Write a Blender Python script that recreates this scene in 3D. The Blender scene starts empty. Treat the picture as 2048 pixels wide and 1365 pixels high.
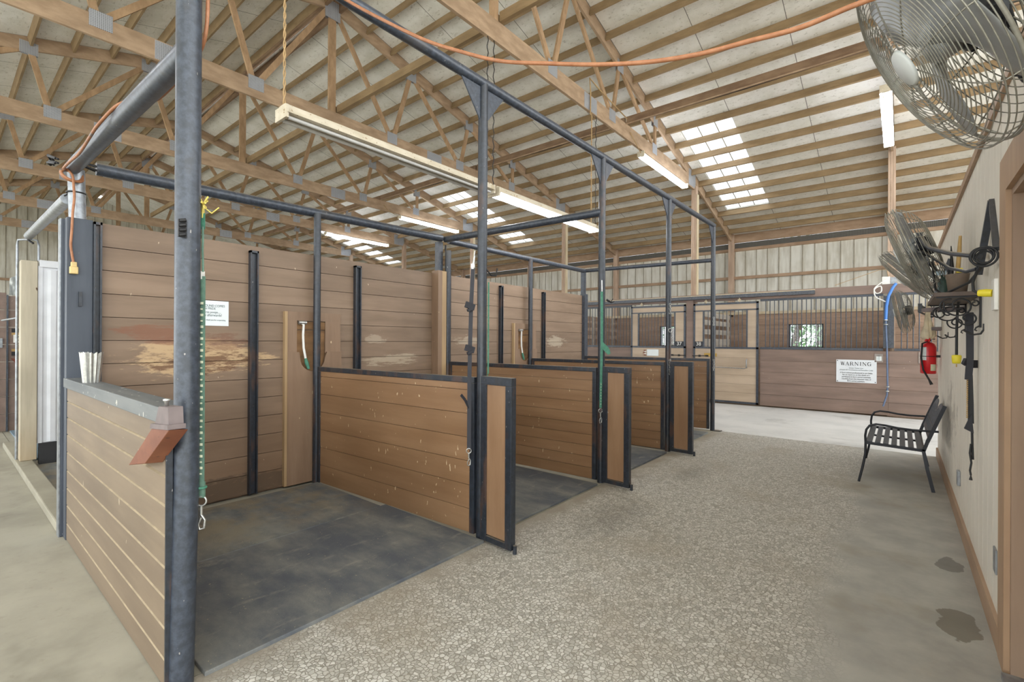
import bpy, bmesh, math, random
from mathutils import Vector, Matrix
random.seed(7)
PI = math.pi
sc = bpy.context.scene
COL = sc.collection

# ------------------------------------------------------------------ helpers
class MB:
    """Collects shapes, then links them as ONE mesh object."""
    def __init__(self):
        self.v = []; self.f = []; self.m = []; self.s = []
    def add(self, vs, fs, mi=0, smooth=False):
        b = len(self.v)
        self.v += [tuple(p) for p in vs]
        for f in fs:
            self.f.append(tuple(b + i for i in f)); self.m.append(mi); self.s.append(smooth)
        return self
    def box(self, lo, hi, mi=0):
        x0, y0, z0 = lo; x1, y1, z1 = hi
        vs = [(x0,y0,z0),(x1,y0,z0),(x1,y1,z0),(x0,y1,z0),(x0,y0,z1),(x1,y0,z1),(x1,y1,z1),(x0,y1,z1)]
        return self.add(vs, [(0,3,2,1),(4,5,6,7),(0,1,5,4),(1,2,6,5),(2,3,7,6),(3,0,4,7)], mi)
    def cbox(self, c, d, mi=0):
        return self.box([c[i]-d[i]/2 for i in range(3)], [c[i]+d[i]/2 for i in range(3)], mi)
    def bar(self, a, b, w, h, up=(0,0,1), mi=0):
        """A squared bar from a to b: w across, h along up."""
        a = Vector(a); b = Vector(b); d = (b-a).normalized(); u = Vector(up)
        s = d.cross(u)
        if s.length < 1e-5: s = d.cross(Vector((1,0,0)))
        s.normalize(); u = s.cross(d).normalized()
        vs = []
        for p in (a, b):
            for i, j in ((-1,-1),(1,-1),(1,1),(-1,1)):
                vs.append(p + s*(i*w/2) + u*(j*h/2))
        return self.add(vs, [(0,1,2,3),(7,6,5,4),(0,4,5,1),(1,5,6,2),(2,6,7,3),(3,7,4,0)], mi)
    def tube(self, pts, r, n=10, closed=False, mi=0, caps=True):
        pts = [Vector(p) for p in pts]; N = len(pts)
        rs = r if isinstance(r, (list, tuple)) else [r]*N
        ts = []
        for i in range(N):
            if closed: t = pts[(i+1) % N] - pts[i-1]
            else: t = pts[min(i+1, N-1)] - pts[max(i-1, 0)]
            ts.append(t.normalized())
        ref = Vector((0,0,1)) if abs(ts[0].z) < .9 else Vector((1,0,0))
        s = ts[0].cross(ref).normalized(); vs = []
        for i in range(N):
            s = (s - ts[i]*s.dot(ts[i])).normalized(); u = ts[i].cross(s)
            for k in range(n):
                a = 2*PI*k/n
                vs.append(pts[i] + (s*math.cos(a) + u*math.sin(a))*rs[i])
        fs = []
        for i in range(N if closed else N-1):
            for k in range(n):
                a = i*n+k; b = i*n+(k+1) % n; j = (i+1) % N
                fs.append((a, b, j*n+(k+1) % n, j*n+k))
        self.add(vs, fs, mi, True)
        if caps and not closed:
            self.add(vs[:n], [tuple(range(n))[::-1]], mi); self.add(vs[-n:], [tuple(range(n))], mi)
        return self
    def ring(self, c, ax, R, r, n=32, k=6, mi=0):
        ax = Vector(ax).normalized(); ref = Vector((0,0,1)) if abs(ax.z) < .9 else Vector((1,0,0))
        s = ax.cross(ref).normalized(); u = ax.cross(s); c = Vector(c)
        return self.tube([c + (s*math.cos(2*PI*i/n)+u*math.sin(2*PI*i/n))*R for i in range(n)], r, k, True, mi)
    def disc(self, a, b, r, n=24, mi=0):
        return self.tube([a, b], r, n, False, mi)
    def lathe(self, prof, c=(0,0,0), ax=(0,0,1), n=24, mi=0, smooth=True):
        ax = Vector(ax).normalized(); ref = Vector((0,0,1)) if abs(ax.z) < .9 else Vector((1,0,0))
        s = ax.cross(ref).normalized(); u = ax.cross(s); c = Vector(c); vs = []
        for r, h in prof:
            for k in range(n):
                a = 2*PI*k/n; vs.append(c + ax*h + (s*math.cos(a)+u*math.sin(a))*r)
        fs = [(i*n+k, i*n+(k+1) % n, (i+1)*n+(k+1) % n, (i+1)*n+k) for i in range(len(prof)-1) for k in range(n)]
        return self.add(vs, fs, mi, smooth)
    def prism(self, poly, to3, depth, mi=0):
        """poly: 2D outline; to3(x, y, d) puts it in space, d runs 0..depth."""
        n = len(poly)
        vs = [to3(x, y, 0) for x, y in poly] + [to3(x, y, depth) for x, y in poly]
        fs = [tuple(range(n))[::-1], tuple(range(n, 2*n))] + [(i, (i+1) % n, n+(i+1) % n, n+i) for i in range(n)]
        return self.add(vs, fs, mi)
    def build(self, name, mats, parent=None, origin=None, bevel=0):
        mats = mats if isinstance(mats, (list, tuple)) else [mats]
        if parent is not None: org = Vector(parent.get('_o', (0,0,0)))
        else:
            xs = list(zip(*self.v))
            org = Vector(origin) if origin is not None else Vector(((min(xs[0])+max(xs[0]))/2, (min(xs[1])+max(xs[1]))/2, min(xs[2])))
        me = bpy.data.meshes.new(name)
        me.from_pydata([tuple(Vector(p)-org) for p in self.v], [], self.f)
        for m in mats: me.materials.append(m)
        me.polygons.foreach_set('material_index', self.m); me.polygons.foreach_set('use_smooth', self.s)
        bm = bmesh.new(); bm.from_mesh(me); bmesh.ops.recalc_face_normals(bm, faces=bm.faces); bm.to_mesh(me); bm.free()
        o = bpy.data.objects.new(name, me); COL.objects.link(o)
        if parent is not None:
            o.parent = parent; o['_o'] = tuple(org)
        else:
            o.location = org; o['_o'] = tuple(org)
        if bevel:
            b = o.modifiers.new('edges', 'BEVEL'); b.width = bevel; b.segments = 2; b.limit_method = 'ANGLE'
        return o

def tag(o, label, cat, group=None, kind=None):
    o['label'] = label; o['category'] = cat
    if group: o['group'] = group
    if kind: o['kind'] = kind
    return o
def thing(name, loc, label, cat, group=None):
    e = bpy.data.objects.new(name, None); COL.objects.link(e)
    e.location = loc; e['_o'] = tuple(loc); e.empty_display_size = .05
    return tag(e, label, cat, group)
def struct(o, label, cat):
    return tag(o, label, cat, None, 'structure')
def dup(o, d, label=None, parent=None, rot=None):
    c = o.copy(); COL.objects.link(c)
    if parent is None:
        c.location = Vector(o.location) + Vector(d)
        if label: c['label'] = label
    else: c.parent = parent
    for ch in o.children: dup(ch, d, None, c)
    return c

def smooth(pts, k=6):
    P = [Vector(p) for p in pts]; out = []
    for i in range(len(P)-1):
        a, b_, c, d = P[max(i-1,0)], P[i], P[i+1], P[min(i+2,len(P)-1)]
        for j in range(k):
            t = j/k; out.append(.5*((2*b_)+(c-a)*t+(2*a-5*b_+4*c-d)*t*t+(3*b_-a-3*c+d)*t**3))
    out.append(P[-1]); return out
def lin(c):
    return tuple((x/255/12.92 if x/255 <= .04045 else ((x/255+.055)/1.055)**2.4) for x in c) + (1,)

# ------------------------------------------------------------------ materials
class NT:
    def __init__(self, name):
        self.m = bpy.data.materials.new(name); self.m.use_nodes = True
        self.t = self.m.node_tree; self.t.nodes.clear()
        self.out = self.n('ShaderNodeOutputMaterial'); self.geo = self.n('ShaderNodeNewGeometry')
    def n(self, t, **kw):
        x = self.t.nodes.new(t)
        for k, v in kw.items(): setattr(x, k, v)
        return x
    def l(self, a, b): self.t.links.new(a, b)
    def set(self, sock, v):
        if hasattr(v, 'is_linked'): self.l(v, sock)
        else: sock.default_value = v
    def pos(self, s=(1,1,1)):
        m = self.n('ShaderNodeVectorMath', operation='MULTIPLY'); self.l(self.geo.outputs['Position'], m.inputs[0]); m.inputs[1].default_value = s
        return m.outputs[0]
    def xyz(self):
        s = self.n('ShaderNodeSeparateXYZ'); self.l(self.geo.outputs['Position'], s.inputs[0]); return s.outputs
    def noise(self, s=(1,1,1), scale=5, detail=4, rough=.55):
        x = self.n('ShaderNodeTexNoise'); self.l(self.pos(s), x.inputs['Vector'])
        x.inputs['Scale'].default_value = scale; x.inputs['Detail'].default_value = detail; x.inputs['Roughness'].default_value = rough
        return x.outputs['Fac']
    def math(self, op, a, b=0., c=None, clamp=False):
        x = self.n('ShaderNodeMath', operation=op); x.use_clamp = clamp
        self.set(x.inputs[0], a); self.set(x.inputs[1], b)
        if c is not None: self.set(x.inputs[2], c)
        return x.outputs[0]
    def step(self, f, a, b):
        x = self.n('ShaderNodeMapRange'); self.set(x.inputs[0], f); x.inputs[1].default_value = a; x.inputs[2].default_value = b
        x.interpolation_type = 'SMOOTHSTEP'; return x.outputs[0]
    def mix(self, f, a, b, mode='MIX'):
        x = self.n('ShaderNodeMix', data_type='RGBA', blend_type=mode)
        self.set(x.inputs[0], f); self.set(x.inputs[6], a); self.set(x.inputs[7], b); return x.outputs[2]
    def bsdf(self, col, rough=.7, metal=0., bump=None, bs=.3, bd=.01, spec=None):
        p = self.n('ShaderNodeBsdfPrincipled'); self.set(p.inputs['Base Color'], col)
        self.set(p.inputs['Roughness'], rough); self.set(p.inputs['Metallic'], metal)
        if spec is not None: p.inputs['Specular IOR Level'].default_value = spec
        if bump is not None:
            b = self.n('ShaderNodeBump'); b.inputs['Strength'].default_value = bs; b.inputs['Distance'].default_value = bd
            self.l(bump, b.inputs['Height']); self.l(b.outputs[0], p.inputs['Normal'])
        self.l(p.outputs[0], self.out.inputs[0]); self.p = p; return self

def flat(name, c, rough=.6, metal=0., var=.12, scale=12):
    t = NT(name); c = lin(c)
    f = t.noise((1,1,1), scale, 3)
    c2 = tuple(x*(1-var) for x in c[:3])+(1,); c3 = tuple(min(1, x*(1+var)) for x in c[:3])+(1,)
    t.bsdf(t.mix(t.step(f, .3, .7), c2, c3), rough, metal); return t.m

def painted(name, c1, c2, grain=(1,1,1), gs=14, rough=.6, isl=.12, specks=None, spots=(), dirt=None, bump=.15, worn=None):
    """Painted or bare boards: grain noise stretched along the board, tone by board, chips, worn spots."""
    t = NT(name)
    g = t.noise(grain, gs, 5, .6); big = t.noise((1,1,1), 1.3, 3)
    col = t.mix(t.step(g, .3, .7), lin(c1), lin(c2))
    col = t.mix(t.math('MULTIPLY', t.step(big, .35, .75), .35), col, lin(tuple(x*.86 for x in c1)))
    if isl:
        k = t.math('MULTIPLY_ADD', t.geo.outputs['Random Per Island'], 2*isl, 1-isl)
        cc = t.n('ShaderNodeCombineColor'); [t.l(k, cc.inputs[i]) for i in range(3)]
        col = t.mix(1., col, cc.outputs[0], 'MULTIPLY')
    if dirt:
        dc, lo, hi, amt = dirt
        z = t.xyz()[2]; n = t.noise((1,1,1), 3.5, 4)
        f = t.math('ADD', z, t.math('MULTIPLY', n, .35)); f = t.math('SUBTRACT', 1., t.step(f, lo, hi))
        col = t.mix(t.math('MULTIPLY', f, amt), col, lin(dc))
    for (c, r, sc_, th, ns, amt) in spots:
        m = t.n('ShaderNodeVectorMath', operation='SUBTRACT'); t.l(t.geo.outputs['Position'], m.inputs[0]); m.inputs[1].default_value = c
        q = t.n('ShaderNodeVectorMath', operation='DIVIDE'); t.l(m.outputs[0], q.inputs[0]); q.inputs[1].default_value = r
        ln = t.n('ShaderNodeVectorMath', operation='LENGTH'); t.l(q.outputs[0], ln.inputs[0])
        n = t.noise(ns, 8, 9, .74)
        f = t.math('SUBTRACT', t.math('MULTIPLY_ADD', n, 4.2, -1.15), t.math('POWER', ln.outputs['Value'], 2.))
        f = t.math('MULTIPLY', t.step(f, th, th+.45), amt)
        col = t.mix(f, col, lin(sc_))
    if specks:
        sc_, th, ns, s = specks
        f = t.step(t.noise(ns, s, 2, .5), th, th+.03)
        col = t.mix(f, col, lin(sc_))
    t.bsdf(col, rough, 0., g, bump, .004); return t.m

TRUSS = painted('truss_pine', (158,132,106), (186,159,131), (1,.35,1), 9, .75, .12)
TRUSSV = painted('web_pine', (158,128,96), (188,156,122), (1,1,.4), 10, .75, .12)
PURLIN = painted('purlin_pine', (138,115,84), (162,137,103), (.3,1,1), 9, .75, .14)
DARKBOARD = painted('dark_brace_pine', (118,92,70), (146,120,94), (.3,1,1), 9, .75, .1)
COLUMN = painted('column_pine', (166,140,118), (194,168,146), (1,1,.15), 9, .75, .14)
CREAMPOST = painted('cream_board', (196,178,146), (214,198,168), (1,1,.15), 9, .7, .1)
GIRT = painted('girt_pine', (150,122,96), (176,148,122), (.3,1,1), 9, .75, .1)

def roof_mat():
    t = NT('white_roof_lining')
    x = t.xyz()
    blot = t.noise((1,1,1), 1.9, 6, .68); fine = t.noise((1.6,3.4,1), 6, 7, .78)
    col = t.mix(t.step(blot, .35, .7), lin((238,236,230)), lin((220,218,208)))
    col = t.mix(t.math('MULTIPLY', t.step(fine, .55, .66), .6), col, lin((138,130,108)))
    # panel seams every 1.328 m along the ridge
    u = t.math('FRACT', t.math('DIVIDE', t.math('ADD', x[0], 40*1.328+1.45), 1.328))
    f = t.math('LESS_THAN', t.math('ABSOLUTE', t.math('SUBTRACT', u, .5)), .4955); f = t.math('SUBTRACT', 1., f)
    col = t.mix(t.math('MULTIPLY', f, .8), col, lin((70,64,54)))
    t.bsdf(col, .8, 0., fine, .2, .004); return t.m
ROOF = roof_mat()

def grid_metal(name, c, pitch, frac, dark, axes=(1,2), rough=.45):
    t = NT(name); x = t.xyz()
    us = [t.math('LESS_THAN', t.math('ABSOLUTE', t.math('SUBTRACT', t.math('FRACT', t.math('ADD', t.math('DIVIDE', x[a], pitch), 1000.)), .5)), frac) for a in axes]
    f = t.math('MULTIPLY', us[0], us[1])
    n = t.noise((1,1,1), 8, 3)
    base = t.mix(n, lin(tuple(k*.85 for k in c)), lin(c))
    t.bsdf(t.mix(t.math('MULTIPLY', f, .75), base, lin(dark)), rough, .25); return t.m
PLATE = grid_metal('galvanized_nail_plate', (196,199,206), .021, .3, (96,98,102))
MESHV = grid_metal('vent_screen', (126,122,114), .035, .36, (58,55,50), (0,2), .8)  # paler grey stands in for daylight seen through the mesh

def pipe_mat(name, c=(58,64,74), rust=.0):
    t = NT(name)
    n = t.noise((1,1,1), 30, 5, .65); big = t.noise((1,1,.4), 4, 4)
    col = t.mix(t.step(n, .35, .7), lin(tuple(k*.82 for k in c)), lin(tuple(k*1.16 for k in c)))
    nz = t.n('ShaderNodeSeparateXYZ'); t.l(t.geo.outputs['Normal'], nz.inputs[0])
    dust = t.math('MULTIPLY', t.step(nz.outputs[2], .45, .95), .55)
    col = t.mix(dust, col, lin((150,138,120)))
    col = t.mix(t.math('MULTIPLY', t.step(big, .56, .72), .35), col, lin((92,84,76)))
    chips = t.step(t.noise((1,1,.5), 55, 2), .73, .76)
    col = t.mix(t.math('MULTIPLY', chips, .7), col, lin((176,172,164)))
    if rust: col = t.mix(t.math('MULTIPLY', t.step(t.noise((1,1,.3), 9, 5), .55, .65), rust), col, lin((92,66,50)))
    t.bsdf(col, .38, 0., n, .12, .003, .6); return t.m
PIPE = pipe_mat('slate_painted_steel')
PIPEW = pipe_mat('worn_slate_painted_steel', (40,45,53), .5)
GALV = flat('galvanized_steel', (150,154,158), .38, .6, .2, 20)
STEEL = flat('bright_steel', (196,196,192), .3, .85, .15, 40)
TRACKM = pipe_mat('dark_track_steel', (70,74,82))
BLACKM = flat('black_iron', (34,33,34), .5, .2, .2, 30)
BLKRUB = flat('black_rubber', (30,30,32), .6)
BLKPAINT = painted('slate_painted_board', (58,64,74), (74,80,90), (1,1,.12), 8, .5, 0, ((170,170,168), .74, (1,1,1), 30))

WORN = [((-4.83,1.52,1.33), (.3,.60,.19), (196,166,126), .10, (1,.45,2.6), .85),
        ((-4.83,1.22,1.53), (.3,.40,.11), (128,76,50), .3, (1,.3,2.2), .6),
        ((-4.83,1.62,1.48), (.3,.42,.10), (118,76,56), .40, (1,.4,2.5), .55),
        ((-4.83,1.50,1.30), (.3,.55,.16), (104,70,46), .42, (1,.7,3.4), .85),
        ((-4.83,3.55,1.27), (.3,.50,.09), (186,170,146), .3, (1,.4,3), .6),
        ((-4.83,3.35,1.52), (.3,.20,.08), (184,168,146), .4, (1,.6,2), .5),
        ((-4.83,7.15,1.5), (.3,.45,.13), (192,178,156), .3, (1,.5,2.5), .6),
        ((-4.83,4.9,1.5), (.3,.45,.10), (190,176,154), .35, (1,.5,2.5), .5),
        ((-4.83,1.7,.10), (.3,1.6,.13), (84,68,52), .05, (1,.6,2), .75)]
WALLB = painted('brown_painted_planks', (124,102,82), (144,121,100), (1,.12,1), 7, .55, .07,
                ((196,176,150), .755, (1,1,.55), 24), WORN, ((112,84,58), .25, 1.35, .55))
PART = painted('tan_brown_painted_planks', (134,101,71), (152,119,88), (.12,1,1), 7, .48, .06,
               ((206,184,150), .705, (1.2,1.2,.5), 26), [], ((120,94,64), .02, .4, .5))
WING = painted('tan_wing_board', (138,106,78), (156,124,95), (1,1,.15), 8, .48, .04, ((214,204,184), .75, (1,1,.4), 20))
LOWW = painted('khaki_painted_planks', (116,99,80), (134,116,94), (.12,1,1), 7, .55, .05,
               ((206,190,162), .75, (1,1,.5), 24), [], ((118,100,80), .05, .55, .55))
EDGE = flat('pale_plank_edge', (164,147,119), .7)  # joint strips drawn paler than the planks
CAPM = painted('weathered_grey_cap', (92,96,98), (120,122,120), (.12,1,1), 8, .6, 0, ((190,186,176), .7, (1,1,1), 22))
STALL = painted('chocolate_stall_planks', (122,102,91), (142,120,108), (.12,1,1), 7, .55, .08, ((186,168,150), .77, (1,1,.7), 22), [], ((126,104,86), .0, .45, .5))
STALLIN = painted('stall_interior_planks', (150,124,104), (172,146,124), (.12,1,1), 7, .65, .1)
STALLPALE = painted('pale_partition_planks', (176,166,152), (200,192,180), (1,.12,1), 7, .65, .1)
DOORTAN = painted('tan_door_planks', (172,152,130), (190,170,148), (.12,1,1), 7, .55, .04, None, [], ((166,140,112), .0, .3, .4))
CABIN = painted('hose_box_board', (128,102,80), (146,120,97), (1,1,.12), 8, .55, .06, ((200,176,140), .74, (1,1,.5), 22))
CABEDGE = painted('hose_box_pale_edge', (164,136,100), (184,156,116), (1,1,.1), 8, .65, 0)
RAW = painted('raw_dusty_wood', (110,80,52), (150,114,76), (1,.3,1), 9, .8, .1)
TREATED = painted('treated_post', (164,154,134), (206,196,174), (1,1,.10), 5, .75, 0, ((86,66,44), .74, (1,1,.5), 14), [], ((168,138,92), .0, .9, .5))
SIDING = flat('white_metal_sheet', (214,216,220), .5, .1, .05, 6)
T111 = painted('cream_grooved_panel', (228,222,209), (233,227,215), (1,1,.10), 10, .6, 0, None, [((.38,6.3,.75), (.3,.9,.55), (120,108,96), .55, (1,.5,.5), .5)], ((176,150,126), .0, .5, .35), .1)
TRIM = painted('tan_trim', (160,130,102), (176,146,116), (1,1,.12), 8, .5, .03)
BASEB = painted('tan_base_board', (162,134,108), (178,150,124), (1,.12,1), 8, .55, 0, None, [], ((128,96,70), .0, .35, .3))
REDWOOD = painted('red_stained_wood', (116,64,40), (140,84,56), (.6,.6,1), 10, .5, 0, ((90,50,34), .7, (1,1,3), 18))
MAUVE = flat('faded_mauve_wood', (118,106,104), .7)

def wallmetal():
    t = NT('dusty_white_wall_sheet'); n = t.noise((1,1,.12), 9, 5, .6); b = t.noise((1,1,1), 1.4, 4)
    col = t.mix(t.step(n, .35, .75), lin((214,211,200)), lin((184,178,162)))
    col = t.mix(t.math('MULTIPLY', t.step(b, .5, .75), .4), col, lin((168,158,134)))
    t.bsdf(col, .6); return t.m
WALLMET = wallmetal()
RIBM = flat('dirty_wall_rib', (150,142,124), .7)

def mat_rubber():
    t = NT('black_rubber_mat')
    a = t.noise((.5,1.,1), 2.2, 6, .65); f = t.noise((1,1,1), 90, 3); s = t.noise((1.4,.5,1), 6, 5, .7)
    col = t.mix(t.step(a, .38, .68), lin((84,89,96)), lin((130,130,124)))
    col = t.mix(t.math('MULTIPLY', t.step(s, .56, .7), .45), col, lin((150,148,136)))
    x = t.xyz(); e = t.math('MULTIPLY', t.step(x[0], -3.2, -4.4), t.step(t.noise((1,1,1), 2.6, 5, .65), .38, .62))
    col = t.mix(t.math('MULTIPLY', e, .6), col, lin((138,122,92)))
    col = t.mix(t.step(t.noise((1,1,1), 60, 2), .72, .75), col, lin((176,166,136)))
    t.bsdf(col, .72, 0., f, .5, .004); return t.m
MATM = mat_rubber()

def floor_mat():
    t = NT('exposed_aggregate_concrete'); x = t.xyz()
    def vor(scale, feat):
        v = t.n('ShaderNodeTexVoronoi', feature=feat); v.inputs['Scale'].default_value = scale
        w = t.n('ShaderNodeVectorMath', operation='ADD'); t.l(t.pos((1,1,1)), w.inputs[0])
        nn = t.n('ShaderNodeTexNoise'); t.l(t.pos((1,1,1)), nn.inputs['Vector']); nn.inputs['Scale'].default_value = 22
        k = t.n('ShaderNodeVectorMath', operation='SCALE'); t.l(nn.outputs['Color'], k.inputs[0]); k.inputs[3].default_value = .022
        t.l(k.outputs[0], w.inputs[1]); t.l(w.outputs[0], v.inputs['Vector']); return v
    ve = vor(46, 'DISTANCE_TO_EDGE'); vc = vor(46, 'F1')
    sep = t.n('ShaderNodeSeparateColor'); t.l(vc.outputs['Color'], sep.inputs[0])
    stone = t.mix(sep.outputs[0], lin((214,211,203)), lin((180,176,166)))
    stone = t.mix(t.math('MULTIPLY', t.step(sep.outputs[1], .6, .95), .7), stone, lin((150,146,136)))
    e = t.step(ve.outputs['Distance'], .035, .12)
    agg = t.mix(e, lin((146,141,129)), stone)
    big = t.noise((1,1,1), 1.1, 5, .6); med = t.noise((1,1,1), 3.5, 5, .6)
    agg = t.mix(t.math('MULTIPLY', t.step(big, .48, .7), .45), agg, lin((158,147,128)))
    smooth = t.mix(t.step(med, .3, .72), lin((154,152,145)), lin((176,174,165)))
    smooth = t.mix(t.math('MULTIPLY', t.step(big, .5, .7), .5), smooth, lin((142,129,104)))
    wob = t.math('MULTIPLY_ADD', big, .7, -.35)
    f = t.step(t.math('ADD', x[0], wob), -.52, -.22)
    near = t.math('SUBTRACT', 1., t.step(t.math('ADD', x[0], t.math('MULTIPLY', med, .5)), -2.16, -1.96))
    f = t.math('MAXIMUM', f, t.math('MULTIPLY', near, .9))
    col = t.mix(f, agg, smooth)
    col = t.mix(t.math('MULTIPLY', near, .4), col, lin((142,122,94)))
    for c, r, dc, amt in (((.255,4.36,0), (.085,.17,1), (96,93,88), .7), ((.245,3.48,0), (.11,.22,1), (108,100,86), .75), ((-.1,6.9,0), (.42,.75,1), (124,118,106), .45), ((-1.9,3.7,0), (.4,.9,1), (96,92,88), .35), ((-1.85,5.5,0), (.3,.8,1), (110,106,100), .35)):  # soft third patch, under the bench, is shade painted into the floor
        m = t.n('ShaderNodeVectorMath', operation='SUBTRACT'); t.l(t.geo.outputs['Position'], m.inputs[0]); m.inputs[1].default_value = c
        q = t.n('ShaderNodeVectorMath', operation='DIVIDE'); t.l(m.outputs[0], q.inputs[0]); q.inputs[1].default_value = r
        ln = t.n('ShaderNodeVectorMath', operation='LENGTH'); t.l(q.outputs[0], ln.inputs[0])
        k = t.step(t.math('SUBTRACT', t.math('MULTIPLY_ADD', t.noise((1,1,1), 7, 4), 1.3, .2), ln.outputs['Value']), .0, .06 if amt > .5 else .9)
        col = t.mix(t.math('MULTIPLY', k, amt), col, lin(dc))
    b = t.math('MULTIPLY', e, t.math('SUBTRACT', 1., f))
    t.bsdf(col, .62, 0., b, .5, .006); return t.m
FLOORM = floor_mat()
def concrete(name, c1, c2, c3, rough=.7):
    t = NT(name); a = t.noise((1,1,1), 1.2, 6, .62); b = t.noise((1,1,1), 14, 5, .7)
    col = t.mix(t.step(a, .35, .65), lin(c1), lin(c2)); col = t.mix(t.math('MULTIPLY', t.step(b, .55, .75), .35), col, lin(c3))
    st = t.noise((1,1,1), .8, 5, .65); col = t.mix(t.math('MULTIPLY', t.step(st, .55, .7), .4), col, lin(tuple(k*.75 for k in c3)))
    t.bsdf(col, rough, 0., b, .15, .004); return t.m
CONC = concrete('smooth_tan_concrete', (150,145,130), (168,163,147), (128,121,104))
CONCW = concrete('pale_cross_aisle_concrete', (202,201,197), (216,214,210), (182,178,170))
KERBM = concrete('kerb_concrete', (146,140,122), (162,156,138), (116,107,86))
DIRT = flat('stall_bedding', (122,104,84), .9)
GRASSM = flat('outside_ground', (214,212,200), .9)  # tone kept pale so the ground bounces sky light onto the roof lining

def emit(name, c, s):
    t = NT(name); e = t.n('ShaderNodeEmission'); e.inputs[0].default_value = lin(c); e.inputs[1].default_value = s
    t.l(e.outputs[0], t.out.inputs[0]); return t.m
TUBE_ON = emit('lit_tube', (240,246,255), 18.)
TUBE_OFF = flat('unlit_tube', (196,194,190), .3, 0, .05)
FIXT = painted('dusty_white_fixture', (196,184,160), (214,204,184), (1,.3,1), 12, .6, 0, ((150,124,90), .66, (1,1,1), 30))
def fibre():
    t = NT('translucent_skylight')
    a = t.n('ShaderNodeBsdfTranslucent'); a.inputs[0].default_value = (.42,.44,.46,1)
    b = t.n('ShaderNodeBsdfTransparent'); m = t.n('ShaderNodeMixShader'); m.inputs[0].default_value = .08
    t.l(a.outputs[0], m.inputs[1]); t.l(b.outputs[0], m.inputs[2]); t.l(m.outputs[0], t.out.inputs[0]); return t.m
FIBRE = fibre()
def glass():
    t = NT('window_glass'); a = t.n('ShaderNodeBsdfGlossy'); a.inputs['Roughness'].default_value = .02
    b = t.n('ShaderNodeBsdfTransparent'); m = t.n('ShaderNodeMixShader'); m.inputs[0].default_value = .93
    t.l(a.outputs[0], m.inputs[1]); t.l(b.outputs[0], m.inputs[2]); t.l(m.outputs[0], t.out.inputs[0]); return t.m
GLASS = glass()
PAPER = flat('white_paper', (226,232,232), .6, 0, .02); SIGNW = flat('white_sign_board', (220,224,228), .45, 0, .02)
INK = flat('black_ink', (30,30,36), .6); INKG = flat('grey_ink', (96,110,114), .6); WHITE = flat('white_paint', (228,226,220), .5, 0, .04)
NAVY = flat('black_number_plate', (36,38,44), .5)
ORANGE = painted('orange_cord_jacket', (152,98,64), (172,118,82), (1,1,1), 30, .5, 0, ((120,104,96), .66, (1,1,1), 9))
YELLOW = flat('yellow_plug', (226,208,50), .5, 0, .06); BEIGE = flat('aged_beige_plug', (206,180,122), .5)
GREEN = painted('green_webbing', (62,116,94), (82,140,116), (1,1,1), 40, .7, 0)
GREENP = painted('green_patterned_webbing', (84,114,98), (102,132,114), (1,1,1), 40, .7, 0)
CREAMP = flat('cream_woven_pattern', (206,208,180), .8)
BLKSTRAP = flat('black_webbing', (44,44,50), .7); YROPE = flat('yellow_twine', (226,206,110), .8); ROPE = flat('tan_rope', (176,146,104), .8)
BLUE = flat('blue_hose', (72,128,206), .35, 0, .05); BLUEG = flat('grey_blue_pipe', (92,108,136), .4)
RED = flat('fire_red', (206,32,38), .3, 0, .04); GLOVE = flat('cream_cloth', (222,208,180), .85)
FANW = flat('dusty_fan_wire', (150,147,136), .4, .35, .15, 30); FANA = flat('dull_aluminium', (176,179,180), .35, .5, .1, 8); BADGE = flat('white_badge', (216,220,218), .5, 0, .03)
MOTOR = flat('black_motor', (30,32,38), .4, .2); ARMM = pipe_mat('dark_fan_arm', (48,52,60)); BENCHM = flat('dusty_black_bench', (78,84,92), .45, .2, .15, 30)
LEGM = flat('black_bench_tube', (34,36,42), .4, .2); CLOTHBAG = flat('clear_plastic', (206,210,208), .4); BRASS = flat('tarnished_brass', (180,146,72), .45, .3)
BARK = flat('bark', (74,62,52), .9); LEAF = painted('tree_leaves', (70,104,70), (140,176,132), (1,1,1), 6, .8, .3)
GREENB = flat('dark_green_bottle', (52,74,66), .4); BLUEW = flat('blue_floor_mat', (116,136,150), .7)
BARN = flat('barn_red_brown', (118,58,40), .6); YWOOD = flat('straw_wood', (178,146,92), .7)
# ------------------------------------------------------------------ the building
RY, RZ, RS = 4.63, 7.83, .26                      # ridge line: y, z of the roof underside, fall per metre
XK = lambda k: -.15 - 3.985*k                     # truss lines
def roofz(y): return RZ - RS*abs(y-RY)
ORD = ['', 'first', 'second', 'third', 'fourth', 'fifth', 'sixth', 'seventh', 'eighth', 'ninth', 'tenth', 'eleventh', 'twelfth', 'thirteenth', 'fourteenth', 'fifteenth', 'sixteenth', 'seventeenth', 'eighteenth', 'nineteenth', 'twentieth']
YP = [7.62 + .565*n for n in range(-5, 15)]       # purlin rows of the far slope

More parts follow.
